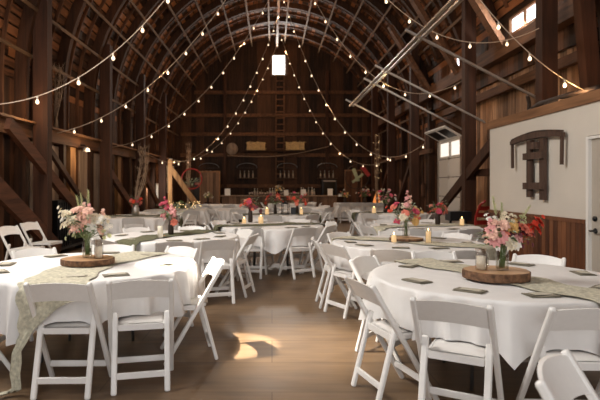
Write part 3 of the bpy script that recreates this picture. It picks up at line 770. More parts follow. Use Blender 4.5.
# ------------------------------------------------------------------ centrepieces
def petal_bloom(R, layers, up, seed, cup=0.5):
    rr = random.Random(seed); mb = MB()
    for L in range(layers):
        f = (L+1)/layers; npt = 4+2*L; tilt = (1-f)*1.15+cup*0.45
        for p_ in range(npt):
            a = 2*PI*(p_+0.5*(L % 2))/npt+rr.uniform(-.15, .15); ln = R*(0.55+0.45*f)*rr.uniform(.9, 1.1); w = ln*0.62
            vs = []
            for i in range(4):
                t = i/3
                out = ln*t*math.cos(tilt*(1-0.35*t)); z = ln*t*math.sin(tilt*(1-0.35*t))*0.9 - (0.25*R*f)*t*t*0.6
                ww = w*math.sin(PI*(0.15+0.75*t))
                for s in (-1, 0, 1):
                    vs.append((math.cos(a)*out-math.sin(a)*s*ww*0.5, math.sin(a)*out+math.cos(a)*s*ww*0.5, z+abs(s)*ww*0.18))
            fs = [(i*3+j, i*3+j+1, i*3+3+j+1, i*3+3+j) for i in range(3) for j in range(2)]
            mb.add(vs, fs, True)
    mb.lathe([(0.001, -R*0.1), (R*0.22, R*0.05), (R*0.2, R*0.28), (0.001, R*0.38)], 8)
    return mb
BM = {}
def bloom(color, size='m'):
    k = (color, size)
    if k not in BM:
        if size == 'm': mb = petal_bloom(0.040, 3, 1, hash_(color))
        elif size == 'l': mb = petal_bloom(0.055, 4, 1, hash_(color)+5, 0.8)
        elif size == 's': mb = petal_bloom(0.021, 2, 1, hash_(color)+9)
        BM[k] = mb.mesh('bloom', FL[color])
    return BM[k]
def foliage_mb(seed, c, h, spread, n, lw=0.014, ll=0.09):
    rr = random.Random(seed); mb = MB()
    for i in range(n):
        a = rr.uniform(0, 2*PI); r = spread*math.sqrt(rr.random()); z = c[2]+h*rr.uniform(0.0, 1.0)
        p = Vector((c[0]+r*math.cos(a), c[1]+r*math.sin(a), z)); d = Vector((math.cos(a), math.sin(a), rr.uniform(-0.3, 0.9))).normalized()
        s = d.cross(Vector((0, 0, 1))).normalized(); L = ll*rr.uniform(.6, 1.3)
        q = p+d*L; m = p+d*L*0.5+Vector((0, 0, 0.008))
        mb.add([p, m+s*lw, q, m-s*lw, m+Vector((0, 0, 0.005))], [(0, 1, 4), (1, 2, 4), (2, 3, 4), (3, 0, 4)], True)
    return mb
def orient(d):
    return Vector((0, 0, 1)).rotation_difference(Vector(d).normalized()).to_matrix().to_4x4()
def make_bouquet(seed, mouth, spec, label):
    """spec: list of (kind, colour, (x,y,z) tip) relative to the jar base; mouth = height of the rim"""
    e = empty('flower_arrangement'); e['label'] = label; rr = random.Random(seed)
    st = MB()
    for sp in spec:
        kind, colr, tip = sp; tip = Vector(tip); base = Vector((rr.uniform(-.02, .02), rr.uniform(-.02, .02), 0.02))
        mid = Vector((tip.x*0.12, tip.y*0.12, mouth))
        st.tube([base, mid, mid.lerp(tip, 0.5)+Vector((tip.x*0.05, tip.y*0.05, 0.01)), tip], 0.0022, 5)
        d = (tip-mid).normalized()
        if kind == 'rose': link('bloom', bloom(colr, 'l'), e, Matrix.Translation(tip) @ orient(d+Vector((0, -0.5, 0.1))))
        elif kind == 'daisy': link('bloom', bloom(colr, 'm'), e, Matrix.Translation(tip) @ orient(d+Vector((rr.uniform(-.4, .4), -0.6, 0.2))))
        elif kind == 'spray':
            for q in range(6):
                o = Vector((rr.uniform(-.035, .035), rr.uniform(-.03, .03), rr.uniform(-.03, .035)))
                link('bloom', bloom(colr, 's'), e, Matrix.Translation(tip+o) @ orient(d+o*12+Vector((0, -0.5, 0))))
        elif kind == 'spike':
            n = 9
            for q in range(n):
                t = q/(n-1); c = mid.lerp(tip, 0.42+0.62*t); a = q*2.1; sc = 1.15*(1-0.62*t)
                o = Vector((math.cos(a), math.sin(a), 0))*0.02*sc
                link('bloom', bloom(colr, 'm'), e, Matrix.Translation(c+o) @ orient(d*0.5+o*40+Vector((0, -0.5, 0))) @ Matrix.Scale(sc, 4))
        elif kind == 'grass':
            g = MB()
            for q in range(26):
                t = q/25; c = mid.lerp(tip, 0.7+0.38*t); a = q*2.4; o = Vector((math.cos(a), math.sin(a), 1.6))*0.022*(1-0.5*t)
                g.tube([c, c+o], 0.0035, 4, 0.0005)
            g.build('grass_plume', FL[colr], e)
    st.build('stems', 'stem', e)
    fo = foliage_mb(seed, (0, 0, mouth+0.0), 0.12, 0.10, 46); fo.build('foliage', 'leaf', e)
    fo = foliage_mb(seed+3, (0, 0, mouth+0.04), 0.16, 0.13, 34, 0.011, 0.08); fo.build('sage_foliage', 'sage', e)
    e['category'] = 'flowers'
    return e
def make_jar(label, h=0.17, r=0.043):
    e = empty('mason_jar'); tag(e, label, 'jar')
    t = 0.003
    out = [(r*0.86, 0.0), (r, 0.012), (r, h*0.70), (r*0.92, h*0.79), (r*0.76, h*0.84), (r*0.78, h*0.87), (r*0.75, h*0.90), (r*0.78, h*0.93), (r*0.76, h)]
    inn = [(q-t, z) for q, z in out[1:-1]][::-1]
    mb = MB(); mb.lathe(out+[(r*0.76-t, h)]+inn+[(0.001, 0.008)], 28); mb.build('jar_glass', 'glass', e)
    mb = MB(); mb.lathe([(0.001, 0.010), (r-t-0.002, 0.014), (r-t-0.002, h*0.6), (0.001, h*0.6)], 24); mb.build('water', 'water', e)
    return e
def make_hurricane(label, h=0.15, r=0.036, ch=0.09, lit=False):
    e = empty('candle_glass'); tag(e, label, 'candle holder')
    mb = MB(); t = 0.0025; mb.lathe([(r, 0), (r, h), (r-t, h), (r-t, 0.006), (0.001, 0.006)], 28); mb.build('glass_cylinder', 'glass', e)
    return e
def make_candle(label, r=0.027, h=0.09, lit=False):
    e = empty('pillar_candle'); tag(e, label, 'candle')
    mb = MB(); mb.lathe([(0.001, 0.0), (r, 0.0), (r, h-0.004), (r-0.004, h), (0.001, h-0.004)], 20); mb.build('wax', 'waxglow' if lit else 'wax', e)
    mb = MB(); mb.tube([(0, 0, h-0.005), (0.001, 0, h+0.012)], 0.0012, 5); mb.build('wick', 'blackmetal', e)
    if lit: mb = MB(); mb.lathe([(0.001, h+0.008), (0.006, h+0.016), (0.004, h+0.03), (0.0005, h+0.042)], 8); mb.build('flame', 'flame', e)
    return e
def make_slab(label, R=0.245, h=0.052, seed=1):
    rr = random.Random(seed); p = [rr.uniform(0, 6) for _ in range(4)]
    rf = lambda a: 1+0.035*math.sin(2*a+p[0])+0.02*math.sin(5*a+p[1])+0.009*math.sin(17*a+p[2])+0.006*math.sin(31*a+p[3])
    e = empty('wood_slab'); tag(e, label, 'wood slab', 'log slice centrepieces')
    mb = MB(); mb.lathe([(R*0.97, 0), (R, 0.006), (R*1.0, h-0.005), (R*0.975, h-0.001)], 72, rf=rf, smooth=False); mb.build('bark_edge', 'bark', e)
    mb = MB(); mb.lathe([(0.001, h), (R*0.5, h), (R*0.965, h+0.0005), (R*0.965, h-0.003)], 72, rf=rf, smooth=False); mb.build('cut_face', 'slab', e)
    return e

# --- front left centrepiece
cx, cy = -1.59, 4.50
s = make_slab('round log slice with bark edge on the front left table', 0.215, 0.05, 3); s.location = (cx, cy, TZ+0.016)
ZT = TZ+0.066
def put(o, x, y, z, rz=0): o.location = (x, y, z); o.rotation_euler = (0, 0, rz); return o
put(make_jar('clear glass jar holding pale pink flowers on the front left log slice'), cx-0.015, cy+0.02, ZT)
put(make_jar('narrow clear glass jar left of the main jar on front left log slice', 0.15, 0.03), cx+0.055, cy+0.11, ZT)
spec = [('grass', 'palegreen', (-0.05, 0, 0.47)), ('grass', 'palegreen', (0.0, 0.02, 0.49)), ('grass', 'palegreen', (-0.09, 0.02, 0.45)), ('spike', 'blush', (-0.01, -0.03, 0.41)), ('rose', 'blush', (-0.07, -0.07, 0.24)), ('rose', 'cream', (-0.14, -0.04, 0.27)), ('rose', 'blush', (0.03, -0.07, 0.36)), ('spray', 'cream', (-0.18, -0.02, 0.33)), ('daisy', 'cream', (-0.20, 0, 0.25)), ('rose', 'blush', (-0.06, -0.04, 0.37)), ('spray', 'white', (0.13, -0.05, 0.29)), ('rose', 'cream', (0.09, -0.05, 0.29)), ('spray', 'palegreen', (-0.12, -0.03, 0.17)), ('spray', 'palegreen', (0.16, -0.02, 0.18)), ('spike', 'blush', (-0.04, -0.05, 0.38)), ('spike', 'cream', (0.03, -0.05, 0.35)), ('rose', 'blush', (-0.03, -0.06, 0.32)), ('rose', 'blush', (0.02, -0.06, 0.29)), ('spike', 'pink', (0.02, 0.0, 0.40)), ('spike', 'cream', (-0.22, 0.0, 0.38)),
        ('spray', 'cream', (-0.17, -0.02, 0.26)), ('spray', 'blush', (-0.13, -0.02, 0.22)), ('daisy', 'white', (-0.19, 0, 0.30)), ('rose', 'blush', (-0.02, -0.07, 0.26)), ('rose', 'cream', (-0.08, -0.05, 0.30)),
        ('spray', 'white', (0.10, -0.02, 0.27)), ('spray', 'cream', (0.15, 0, 0.30)), ('spray', 'white', (0.17, 0.02, 0.25)), ('spray', 'cream', (0.08, -0.04, 0.33)), ('spike', 'blush', (0.12, 0.03, 0.36)),
        ('rose', 'white', (0.05, -0.07, 0.24)), ('spray', 'yellow', (0.0, -0.06, 0.33)), ('daisy', 'cream', (-0.15, 0.0, 0.34)), ('spray', 'white', (-0.07, -0.04, 0.22)), ('spray', 'blush', (0.12, -0.03, 0.21)), ('daisy', 'blush', (-0.08, -0.06, 0.37)), ('daisy', 'pink', (-0.04, -0.05, 0.22))]
spec = [(a_, b_, (c_[0]*1.08, c_[1], c_[2]*1.12)) for a_, b_, c_ in spec]
bq1 = put(make_bouquet(5, 0.17, spec, 'blush and cream flowers in the jar on front left table'), cx-0.015, cy+0.02, ZT)
put(make_hurricane('tall clear candle glass right of the jar on front left table', 0.165, 0.04), cx+0.10, cy-0.03, ZT)
put(make_candle('white pillar candle inside the glass on the front left table', 0.028, 0.10), cx+0.10, cy-0.03, ZT+0.006)
# --- front right centrepiece
cx, cy = 1.635, 3.79
s = make_slab('thick round log slice with dark bark on the front right table', 0.225, 0.062, 8); s.location = (cx, cy, TZ+0.016)
ZT = TZ+0.078
put(make_jar('clear glass jar holding coral and red flowers on front right log slice', 0.175, 0.045), cx+0.03, cy-0.03, ZT)
spec = [('spike', 'pink', (-0.12, -0.03, 0.36)), ('spike', 'pink', (-0.08, -0.05, 0.28)), ('spray', 'blush', (-0.12, -0.04, 0.34)), ('rose', 'blush', (-0.11, -0.06, 0.27)), ('rose', 'pink', (-0.10, -0.06, 0.22)), ('daisy', 'pink', (-0.13, -0.04, 0.30)),
        ('rose', 'cream', (0.0, -0.09, 0.20)), ('rose', 'white', (0.03, -0.08, 0.205)), ('rose', 'yellow', (0.01, -0.06, 0.31)), ('rose', 'blush', (-0.05, -0.07, 0.33)), ('rose', 'coral', (0.10, -0.06, 0.31)), ('spray', 'plum', (0.12, -0.05, 0.20)), ('daisy', 'coral', (0.17, -0.02, 0.27)), ('spray', 'cream', (0.02, -0.04, 0.37)), ('rose', 'pink', (-0.07, -0.08, 0.25)), ('spray', 'palegreen', (0.12, -0.02, 0.37)), ('spray', 'yellow', (0.06, -0.03, 0.34)), ('daisy', 'yellow', (0.03, -0.05, 0.33)),
        ('spike', 'plum', (0.10, -0.03, 0.35)), ('spike', 'coral', (0.13, 0.02, 0.30)), ('spike', 'red', (0.26, 0, 0.38)), ('spike', 'red', (0.22, 0.02, 0.33)), ('rose', 'red', (0.22, 0, 0.30)), ('rose', 'red', (0.23, -0.01, 0.35)), ('spray', 'plum', (0.07, -0.06, 0.27)),
        ('spray', 'cream', (-0.06, -0.04, 0.39)), ('spray', 'white', (-0.10, 0, 0.38)), ('grass', 'palegreen', (0.19, 0.05, 0.44)), ('grass', 'palegreen', (-0.02, 0.02, 0.46)), ('grass', 'palegreen', (-0.07, 0.04, 0.50)), ('spray', 'coral', (-0.03, -0.06, 0.27)), ('daisy', 'pink', (0.06, -0.07, 0.24)), ('spray', 'blush', (-0.14, 0, 0.24)), ('spray', 'plum', (0.15, -0.03, 0.25))]
spec = [(a_, b_, (c_[0]+0.025, c_[1], c_[2]*1.0)) for a_, b_, c_ in spec]
put(make_bouquet(6, 0.175, spec, 'coral, pink and bright red flowers in the jar on front right table'), cx+0.03, cy-0.03, ZT)
put(make_jar('small clear jar behind the candle on the front right log slice', 0.12, 0.028), cx-0.04, cy+0.10, ZT)
put(make_hurricane('clear glass cylinder around a candle on the front right log slice', 0.16, 0.042), cx-0.115, cy-0.01, ZT)
put(make_candle('cream pillar candle inside the glass cylinder on front right table', 0.031, 0.095), cx-0.115, cy-0.01, ZT+0.006)

# --- other tables
def spec_mix(seed, cols, n, H=0.40, W=0.17):
    rr = random.Random(seed); out = []
    for i in range(n):
        a = rr.uniform(0, 2*PI); r = W*math.sqrt(rr.random()); z = H*(0.55+0.45*rr.random())*(1-0.25*(r/W)**2)
        out.append((rr.choice(['rose', 'spray', 'daisy', 'spray']), rr.choice(cols), (r*math.cos(a), r*math.sin(a), z)))
    return out
def make_vase(label, h=0.2, r=0.04, mat='glass', cat='vase'):
    e = empty('flower_vase'); tag(e, label, cat); mb = MB()
    mb.lathe([(r*0.8, 0), (r, 0.02), (r*0.95, h*0.6), (r*0.7, h*0.85), (r*0.8, h), (r*0.8-0.004, h), (r*0.7-0.004, h*0.85), (r*0.9, h*0.55), (r*0.9, 0.02), (0.001, 0.012)], 20)
    mb.build('vase_body', mat, e); return e
# second right
x, y = 1.66, 6.45
s = make_slab('log slice under the pink spiked flowers on second right table', 0.2, 0.03, 11); s.location = (x, y, TZ+0.016)
put(make_vase('clear vase of pink spiked flowers on second right table', 0.21, 0.045), x, y, TZ+0.047)
put(make_bouquet(21, 0.21, [('spike', 'pink', (0.02, 0, 0.56)), ('spike', 'blush', (0.06, 0, 0.50)), ('rose', 'coral', (-0.15, 0, 0.38)), ('spray', 'red', (-0.2, 0, 0.36)), ('daisy', 'magenta', (-0.12, 0, 0.42)), ('spray', 'yellow', (0.1, -0.04, 0.30)), ('spray', 'cream', (0.15, 0, 0.36))]
    + spec_mix(22, ['plum', 'coral', 'yellow', 'pink', 'cream', 'magenta'], 14, 0.40, 0.2), 'loose bouquet with a tall pink spike on second right table'), x, y, TZ+0.047)
put(make_candle('short lit ivory candle left of the vase on second right table', 0.03, 0.08, True), x-0.20, y-0.22, TZ+0.016)
put(make_hurricane('clear glass tube around a candle on second right table', 0.18, 0.04), x+0.19, y-0.30, TZ+0.016)
put(make_candle('tall lit candle in the glass tube on second right table', 0.03, 0.13, True), x+0.19, y-0.30, TZ+0.022)
# second left
x, y = -1.38, 7.25
put(make_vase('dark vase of magenta flowers on the second left table', 0.2, 0.04, 'rust'), x-0.03, y, TZ+0.016)
put(make_bouquet(31, 0.2, [('spike', 'magenta', (-0.08, 0, 0.50)), ('spike', 'pink', (0.02, -0.03, 0.40)), ('spike', 'pink', (0.06, -0.05, 0.34)), ('rose', 'magenta', (-0.12, 0, 0.42)), ('spray', 'pink', (0.05, -0.06, 0.26))]
    + spec_mix(32, ['magenta', 'pink', 'coral', 'plum'], 10, 0.36, 0.12), 'magenta and pink drooping flowers on the second left table'), x-0.03, y, TZ+0.016)
put(make_candle('wide cream pillar candle on the second left table', 0.036, 0.15, False), -1.46, 6.80, TZ+0.016)
# middle L3
x, y = -0.40, 9.62
put(make_vase('dark vase of red flowers on the middle table', 0.26, 0.045, 'rust'), x, y, TZ+0.016)
put(make_bouquet(41, 0.24, spec_mix(42, ['red', 'coral', 'plum', 'magenta'], 22, 0.48, 0.2), 'dark red and coral flowers on the middle table'), x, y, TZ+0.016)
put(make_candle('small lit candle left of the red flowers on the middle table', 0.035, 0.08, True), -0.50, 9.35, TZ+0.016)
put(make_candle('larger lit candle right of the red flowers on the middle table', 0.045, 0.12, True), -0.20, 9.35, TZ+0.016)
# R3
x, y = 2.95, 9.1
put(make_vase('dark vase of hot pink flowers on the third right table', 0.2, 0.045, 'rust'), x-0.05, y, TZ+0.016)
put(make_bouquet(51, 0.2, spec_mix(52, ['red', 'magenta', 'coral'], 16, 0.42, 0.15), 'hot pink and red flowers on the third right table'), x-0.05, y, TZ+0.016)
put(make_candle('lit candle right of the hot pink flowers, third right table', 0.035, 0.11, True), x+0.30, y-0.2, TZ+0.016)
# L4
x, y = -3.15, 12.0
put(make_vase('grey vase holding tall twisted dried branches on left rear table', 0.24, 0.09, 'galv'), x, y, TZ+0.016)
put(make_bouquet(61, 0.24, spec_mix(62, ['red', 'magenta', 'coral'], 16, 0.46, 0.16), 'red flowers at the foot of the tall dried branches on left rear table'), x, y, TZ+0.016)
def branches(name, label, loc, h, n, seed, sway=0.25, lights=False):
    rr = random.Random(seed); e = empty(name, loc, 0, label, 'branches'); mb = MB(); tips = []
    for i in range(n):
        a = rr.uniform(0, 6.28); pts = []; ph = rr.uniform(0, 6); amp = rr.uniform(.3, 1)
        for k in range(10):
            t = k/9; pts.append(Vector((0.05*math.cos(a+t*5)*amp+sway*math.sin(t*2.2+0.3)*t+0.10*t*math.cos(ph), 0.05*math.sin(a+t*5)*amp+0.08*t*math.sin(ph), t*h*rr.uniform(.97, 1.0))))
        mb.tube(pts, 0.012, 5, 0.003)
        for k in range(3, 10):
            for _ in range(2):
                b = pts[k]; d = Vector((rr.uniform(-1, 1), rr.uniform(-1, 1), rr.uniform(.5, 1.6))).normalized()*rr.uniform(.08, .2)
                mb.tube([b, b+d*0.5+Vector((0.01, 0, 0)), b+d], 0.004, 4, 0.0015); tips.append(b+d)
    mb.build('twigs', 'dry', e)
    if lights:
        for p in rr.sample(tips, min(26, len(tips))):
            m2 = MB(); m2.lathe([(0.0005, -0.008), (0.009, 0), (0.0005, 0.008)], 6); m2.build('fairy_bulb', 'fairy', e, p)
    return e
branches('dried_branches', 'tall twisted dried branches standing on the left rear table', (x, y, TZ+0.05), 1.5, 9, 71)
branches('dried_branches', 'tall bushy dried branches beside the wreath at far left', (-3.55, 21.9, 0.6), 2.6, 10, 72, 0.1)
branches('dried_branches', 'tall dried branches with fairy lights beside the far right hoop', (4.15, 20.55, TZ+0.02), 2.6, 9, 73, 0.02, True)
branches('dried_branches', 'lacy dried branches high behind the nearest left post', (-4.62, 11.1, 2.7), 1.25, 10, 74, 0.12)
# L5: lantern, flowers
x, y = TB['L5']
def lantern(label, loc, h=0.3, w=0.15):
    e = empty('lantern', loc, 0.2, label, 'lantern'); mb = MB()
    for a in (-1, 1):
        for b in (-1, 1): mb.box((a*w/2, b*w/2, h*0.42), (0.014, 0.014, h*0.8))
    mb.box((0, 0, 0.008), (w+0.03, w+0.03, 0.016)); mb.box((0, 0, h*0.82), (w+0.03, w+0.03, 0.016)); mb.build('frame', 'blackmetal', e)
    mb = MB(); mb.lathe([(w*0.6, h*0.83), (0.02, h*1.0), (0.001, h*1.02)], 4); mb.build('lantern_roof', 'blackmetal', e)
    mb = MB(); mb.box((0, 0, h*0.42), (w-0.02, w-0.02, h*0.74)); mb.build('glass_box', 'glass', e); return e
lantern('black framed lantern on the centre table before the bar', (x+0.12, y-0.25, TZ+0.016))
for i, (dx, dy, cs, lb) in enumerate(((-0.12, -0.05, ['red', 'coral', 'plum'], 'loose red flowers on the centre table, left of the lantern'), (0.42, 0.1, ['red', 'magenta', 'coral'], 'loose red flowers on the centre table, right of the lantern'))):
    put(make_vase('vase under the ' + lb, 0.22, 0.04, 'rust'), x+dx, y+dy, TZ+0.016); put(make_bouquet(81+i, 0.22, spec_mix(83+i, cs, 18, 0.55, 0.24), lb), x+dx, y+dy, TZ+0.016)
put(make_candle('lit candle left of the lantern on the centre table', 0.045, 0.13, True), x-0.32, y-0.35, TZ+0.016)
put(make_candle('lit candle right of the lantern on the centre table', 0.04, 0.12, True), x+0.50, y-0.30, TZ+0.016)
def picture(label, loc, w, h, mat='paper'):
    e = empty('table_card', loc, 0, label, 'card'); mb = MB(); mb.box((0, 0, h/2), (w, 0.012, h), Matrix.Rotation(-0.12, 3, 'X')); mb.build('card', mat, e)
    mb = MB(); mb.box((0, 0.03, h*0.35), (w*0.5, 0.008, h*0.7), Matrix.Rotation(0.2, 3, 'X')); mb.build('easel_back', 'blackmetal', e); return e
picture('small dark framed card on the centre table', (x+0.30, y-0.45, TZ+0.016), 0.12, 0.17, 'blackmetal')
# fairy light table
x, y = TB['L6']
e = empty('fairy_light_garland', (x+0.25, y-0.1, TZ+0.016), 0, 'glowing fairy lights and greenery heaped on the rear left table', 'garland')
foliage_mb(91, (0, 0, 0.0), 0.2, 0.42, 120, 0.02, 0.12).build('greenery', 'leaf', e)
rr = random.Random(5)
for i in range(40):
    m2 = MB(); m2.lathe([(0.0005, -0.012), (0.013, 0), (0.0005, 0.012)], 6); m2.build('fairy_bulb', 'fairy', e, (rr.uniform(-.45, .45), rr.uniform(-.3, .3), rr.uniform(.03, .24)))
# R4
x, y = TB['R4']
put(make_vase('stoneware vase of mixed flowers on the fourth right table', 0.22, 0.05, 'rust'), x-0.15, y, TZ+0.016)
put(make_bouquet(95, 0.22, spec_mix(96, ['pink', 'magenta', 'cream', 'plum', 'white'], 24, 0.62, 0.28), 'big mixed pink and cream bouquet on the fourth right table'), x-0.15, y, TZ+0.016)
put(make_candle('lit candle on the fourth right table', 0.05, 0.13, True), x-0.5, y-0.3, TZ+0.016)
# head table items
put(make_vase('urn at the left end of the far right long table', 0.25, 0.06, 'rust'), 2.95, 21.0, TZ)
put(make_bouquet(97, 0.25, spec_mix(98, ['coral', 'cream', 'yellow', 'white'], 16, 0.6, 0.25), 'cream and coral flowers at left end of far right long table'), 2.95, 21.0, TZ)
put(make_vase('urn in the middle of the far right long table', 0.25, 0.07, 'rust'), 3.75, 20.95, TZ)
put(make_bouquet(99, 0.25, spec_mix(100, ['cream', 'plum', 'magenta', 'white', 'coral'], 26, 0.65, 0.4), 'wide bouquet in the middle of the far right long table'), 3.75, 20.95, TZ)
e = empty('hoop_wreath', (3.55, 21.7, 1.45), 0, 'large thin hoop with cloth and red ribbon behind the far right table', 'wreath')
mb = MB(); mb.tube([(0.5*math.cos(a*PI/18), 0, 0.38+0.5*math.sin(a*PI/18)) for a in range(37)], 0.018, 6); mb.build('hoop', 'rust', e)
mb = MB(); mb.bar((-0.15, 0, 0.72), (0.05, 0.02, 0.2), 0.14, 0.03, (1, 0, 0)); mb.bar((-0.2, 0, 0.15), (0.25, 0, 0.5), 0.03, 0.10, (0, 1, 0)); mb.build('grey_cloth', 'sage', e)
mb = MB(); mb.bar((0.2, -0.04, 0.8), (0.5, -0.04, 0.42), 0.04, 0.16, (0, 1, 0)); mb.build('red_ribbon', 'red', e)
mb = MB(); mb.bar((0, 0, 0), (0, 0, -1.45), 0.03, 0.03); mb.build('stand_pole', 'rust', e)
mb = MB(); mb.lathe([(0.17, 0), (0.12, 0.2), (0.05, 0.42), (0.002, 0.5)], 9, rf=lambda a: 1+0.1*math.sin(3*a)); tag(mb.build('salt_lamp', 'orange', None, (4.22, 20.85, TZ)), 'glowing orange cone lamp on the far right long table', 'lamp')
# far left wreath
e = empty('wreath_stand', (-3.35, 21.7, 0), 0, 'ring wreath with dark red ribbon standing at far left', 'wreath')
mb = MB(); mb.tube([(0.42*math.cos(a*PI/18), 0, 1.75+0.42*math.sin(a*PI/18)) for a in range(37)], 0.03, 6); mb.build('ring', 'red', e)
mb = MB(); mb.bar((0, 0, 0), (0, 0, 1.33), 0.05, 0.05); mb.bar((-0.3, 0, 0.03), (0.3, 0, 0.03), 0.06, 0.06, (0, 1, 0)); mb.build('stand_pole', 'rust', e)
foliage_mb(101, (0, 0, 1.4), 0.3, 0.25, 50, 0.03, 0.2).build('greenery', 'sage', e)
e = empty('side_table', (-3.55, 21.9, 0), 0, 'small wooden stand under the tall dried branches at far left', 'table')
mb = MB(); mb.box((0, 0, 0.57), (0.4, 0.4, 0.04)); mb.build('tabletop', 'post', e)
for a in (-1, 1):
    for b in (-1, 1): mb = MB(); mb.box((a*0.17, b*0.17, 0.275), (0.04, 0.04, 0.55)); mb.build('leg', 'post', e)

# ------------------------------------------------------------------ bar
bx0, bx1, by = -2.2, 2.85, 22.8
bar = empty('bar_counter', ((bx0+bx1)/2, by, 0), 0, 'long rustic wooden bar counter at the far end of aisle', 'bar')
hb = (bx1-bx0)/2; mb = MB(); x = -hb
while x < hb-0.05: mb.bb(x+0.004, min(hb, x+0.16)-0.004, -0.02, 0.02, 0.03, 0.98); x += 0.16
mb.bb(hb-0.04, hb, 0.02, 0.6, 0.0, 0.98); mb.bb(-hb, -hb+0.04, 0.02, 0.6, 0.0, 0.98); mb.build('front_boards', 'barwood', bar)
mb = MB(); mb.bb(-hb-0.06, hb+0.06, -0.12, 0.65, 0.99, 1.035); mb.build('counter_top', 'bartop', bar)
mb = MB(); mb.bb(-hb, hb, -0.05, -0.02, 0.0, 0.12); mb.build('kick_board', 'post', bar)
def bottle(mat, h, r, label, loc, grp='bottles on the bar'):
    e = empty('bottle', loc, 0, label, 'bottle', grp); mb = MB()
    mb.lathe([(r*0.9, 0), (r, 0.01), (r, h*0.58), (r*0.35, h*0.75), (r*0.32, h)], 12); mb.build('body', mat, e)
    mb = MB(); mb.lathe([(r*0.4, h*0.94), (r*0.4, h*1.03)], 10); mb.build('cap', 'paper' if mat == 'lbottle' else 'blackmetal', e)
    mb = MB(); mb.lathe([(r*1.02, h*0.15), (r*1.02, h*0.45)], 12); mb.build('paper_label', 'lace', e); return e
rr = random.Random(9)
for i in range(26):
    pale = rr.random() < 0.25
    bottle('lbottle' if pale else 'dbottle', rr.uniform(.26, .36), rr.uniform(.035, .05), ('pale' if pale else 'dark') + ' bottle standing in the long row on the bar', (-1.0+i*0.115+rr.uniform(-.02, .02), by+0.30+rr.uniform(-.12, .12), 1.035))
for i, (x, w, h, lb) in enumerate(((-1.95, 0.24, 0.30, 'white card at the left end of the bar'), (0.62, 0.2, 0.24, 'white card near the middle of the bar'), (1.38, 0.22, 0.27, 'white card right of middle on the bar'), (2.55, 0.22, 0.3, 'white card at the right end of the bar'))):
    picture(lb, (x, by, 1.035), w, h)
for i, (x, cs, lb) in enumerate(((-2.05, ['cream', 'white', 'palegreen'], 'pale flowers left of the bar'), (0.30, ['yellow', 'cream', 'white'], 'yellow and cream flowers among the bar bottles'))):
    z = 1.035
    if i == 0:
        mb = MB(); mb.lathe([(0.16, 0), (0.17, 0.02), (0.05, 0.05), (0.05, 0.7), (0.17, 0.73), (0.17, 0.76)], 16); tag(mb.build('pedestal', 'post', None, (-2.75, 22.3, 0)), 'small dark pedestal left of the bar with pale flowers', 'pedestal')
        x, z, yy = -2.75, 0.76, 22.3
    else: yy = by+0.1
    put(make_vase('vase under the ' + lb, 0.2, 0.05, 'rust'), x, yy, z); put(make_bouquet(110+i, 0.2, spec_mix(112+i, cs, 14, 0.45, 0.22), lb), x, yy, z)
# back bar wall racks with hanging bottles
for i, x in enumerate((-3.15, -1.25, 0.75, 2.75)):
    nm = ['far left', 'left of the ladder', 'right of the ladder', 'far right'][i]
    e = empty('bottle_rack', (x, YB-0.28, 2.35), 0, 'dark iron rack with arched top on the back wall, %s' % nm, 'rack', 'back wall racks')
    mb = MB(); mb.bar((-0.5, 0, 0), (0.5, 0, 0), 0.05, 0.03, (0, 1, 0)); mb.bar((-0.5, 0, 0.0), (-0.5, 0.2, 0.0), 0.03, 0.03); mb.bar((0.5, 0, 0.0), (0.5, 0.2, 0.0), 0.03, 0.03); mb.build('rack_bar', 'rust', e)
    mb = MB(); mb.tube([(0.5*math.cos(a*PI/12), 0, 0.02+0.22*math.sin(a*PI/12)) for a in range(13)], 0.02, 6); mb.build('rack_arch', 'steel', e)
    mb = MB(); mb.bb(-0.5, 0.5, -0.12, 0.19, -0.52, -0.49); mb.build('shelf', 'barwood', e)
    for k_ in range(4):
        bottle('lbottle', 0.34, 0.035, 'pale bottle on the %s rack of the back wall' % nm, (x-0.33+k_*0.21, YB-0.26, 2.35-0.49), 'bottles on the back wall racks')
# hay bales on the girt
lg = MB(); lg.bb(-1.6, 1.6, YB-0.62, YB-0.09, -0.04, 0.0); tag(lg.build('plank_ledge', 'dboard', None, (0.1, 0, 3.2)), 'dark plank ledge on the back wall carrying hay bales', 'ledge')
for x, z, rz, lb in ((-0.80, 3.2, 0.05, 'hay bale on the back wall ledge, left of the ladder'), (1.38, 3.2, -0.06, 'hay bale on the back wall ledge, right of the ladder')):
    mb = MB(); N = 10; mb.box((0, 0, 0.22), (0.90, 0.38, 0.38)); [mb.bar((sx_, sy_, sz_), (sx_+rnd.uniform(-.12, .12), sy_+rnd.uniform(-.03, .03), sz_+rnd.uniform(-.06, .06)), 0.02, 0.02) for sx_, sy_, sz_ in [(rnd.uniform(-.44, .44), rnd.uniform(-.2, .2), rnd.choice([rnd.uniform(0.03, .06), rnd.uniform(.38, .43), rnd.uniform(.05, .4)])) for _ in range(130)]]; e = empty('hay_bale', (x if x < 0 else 1.15, YB-0.36, z), rz, lb, 'hay bale', 'hay bales')
    mb.build('hay', 'hay', e); mb = MB()
    for q in (-0.22, 0.22): mb = MB(); mb.bb(q-0.008, q+0.008, -0.215, 0.215, -0.0, 0.447); mb.build('twine', 'dry', e)
mb = MB(); mb.tube([(0, 0, 0), (0, -0.15, 0)], 0.3, 20); mb.tube([(0, -0.15, 0), (0, -0.2, 0)], 0.1, 12); tag(mb.build('round_plaque', 'grey_panel', None, (-2.0, YB-0.13, 3.3)), 'pale round wooden disc on back wall left of the bales', 'plaque')
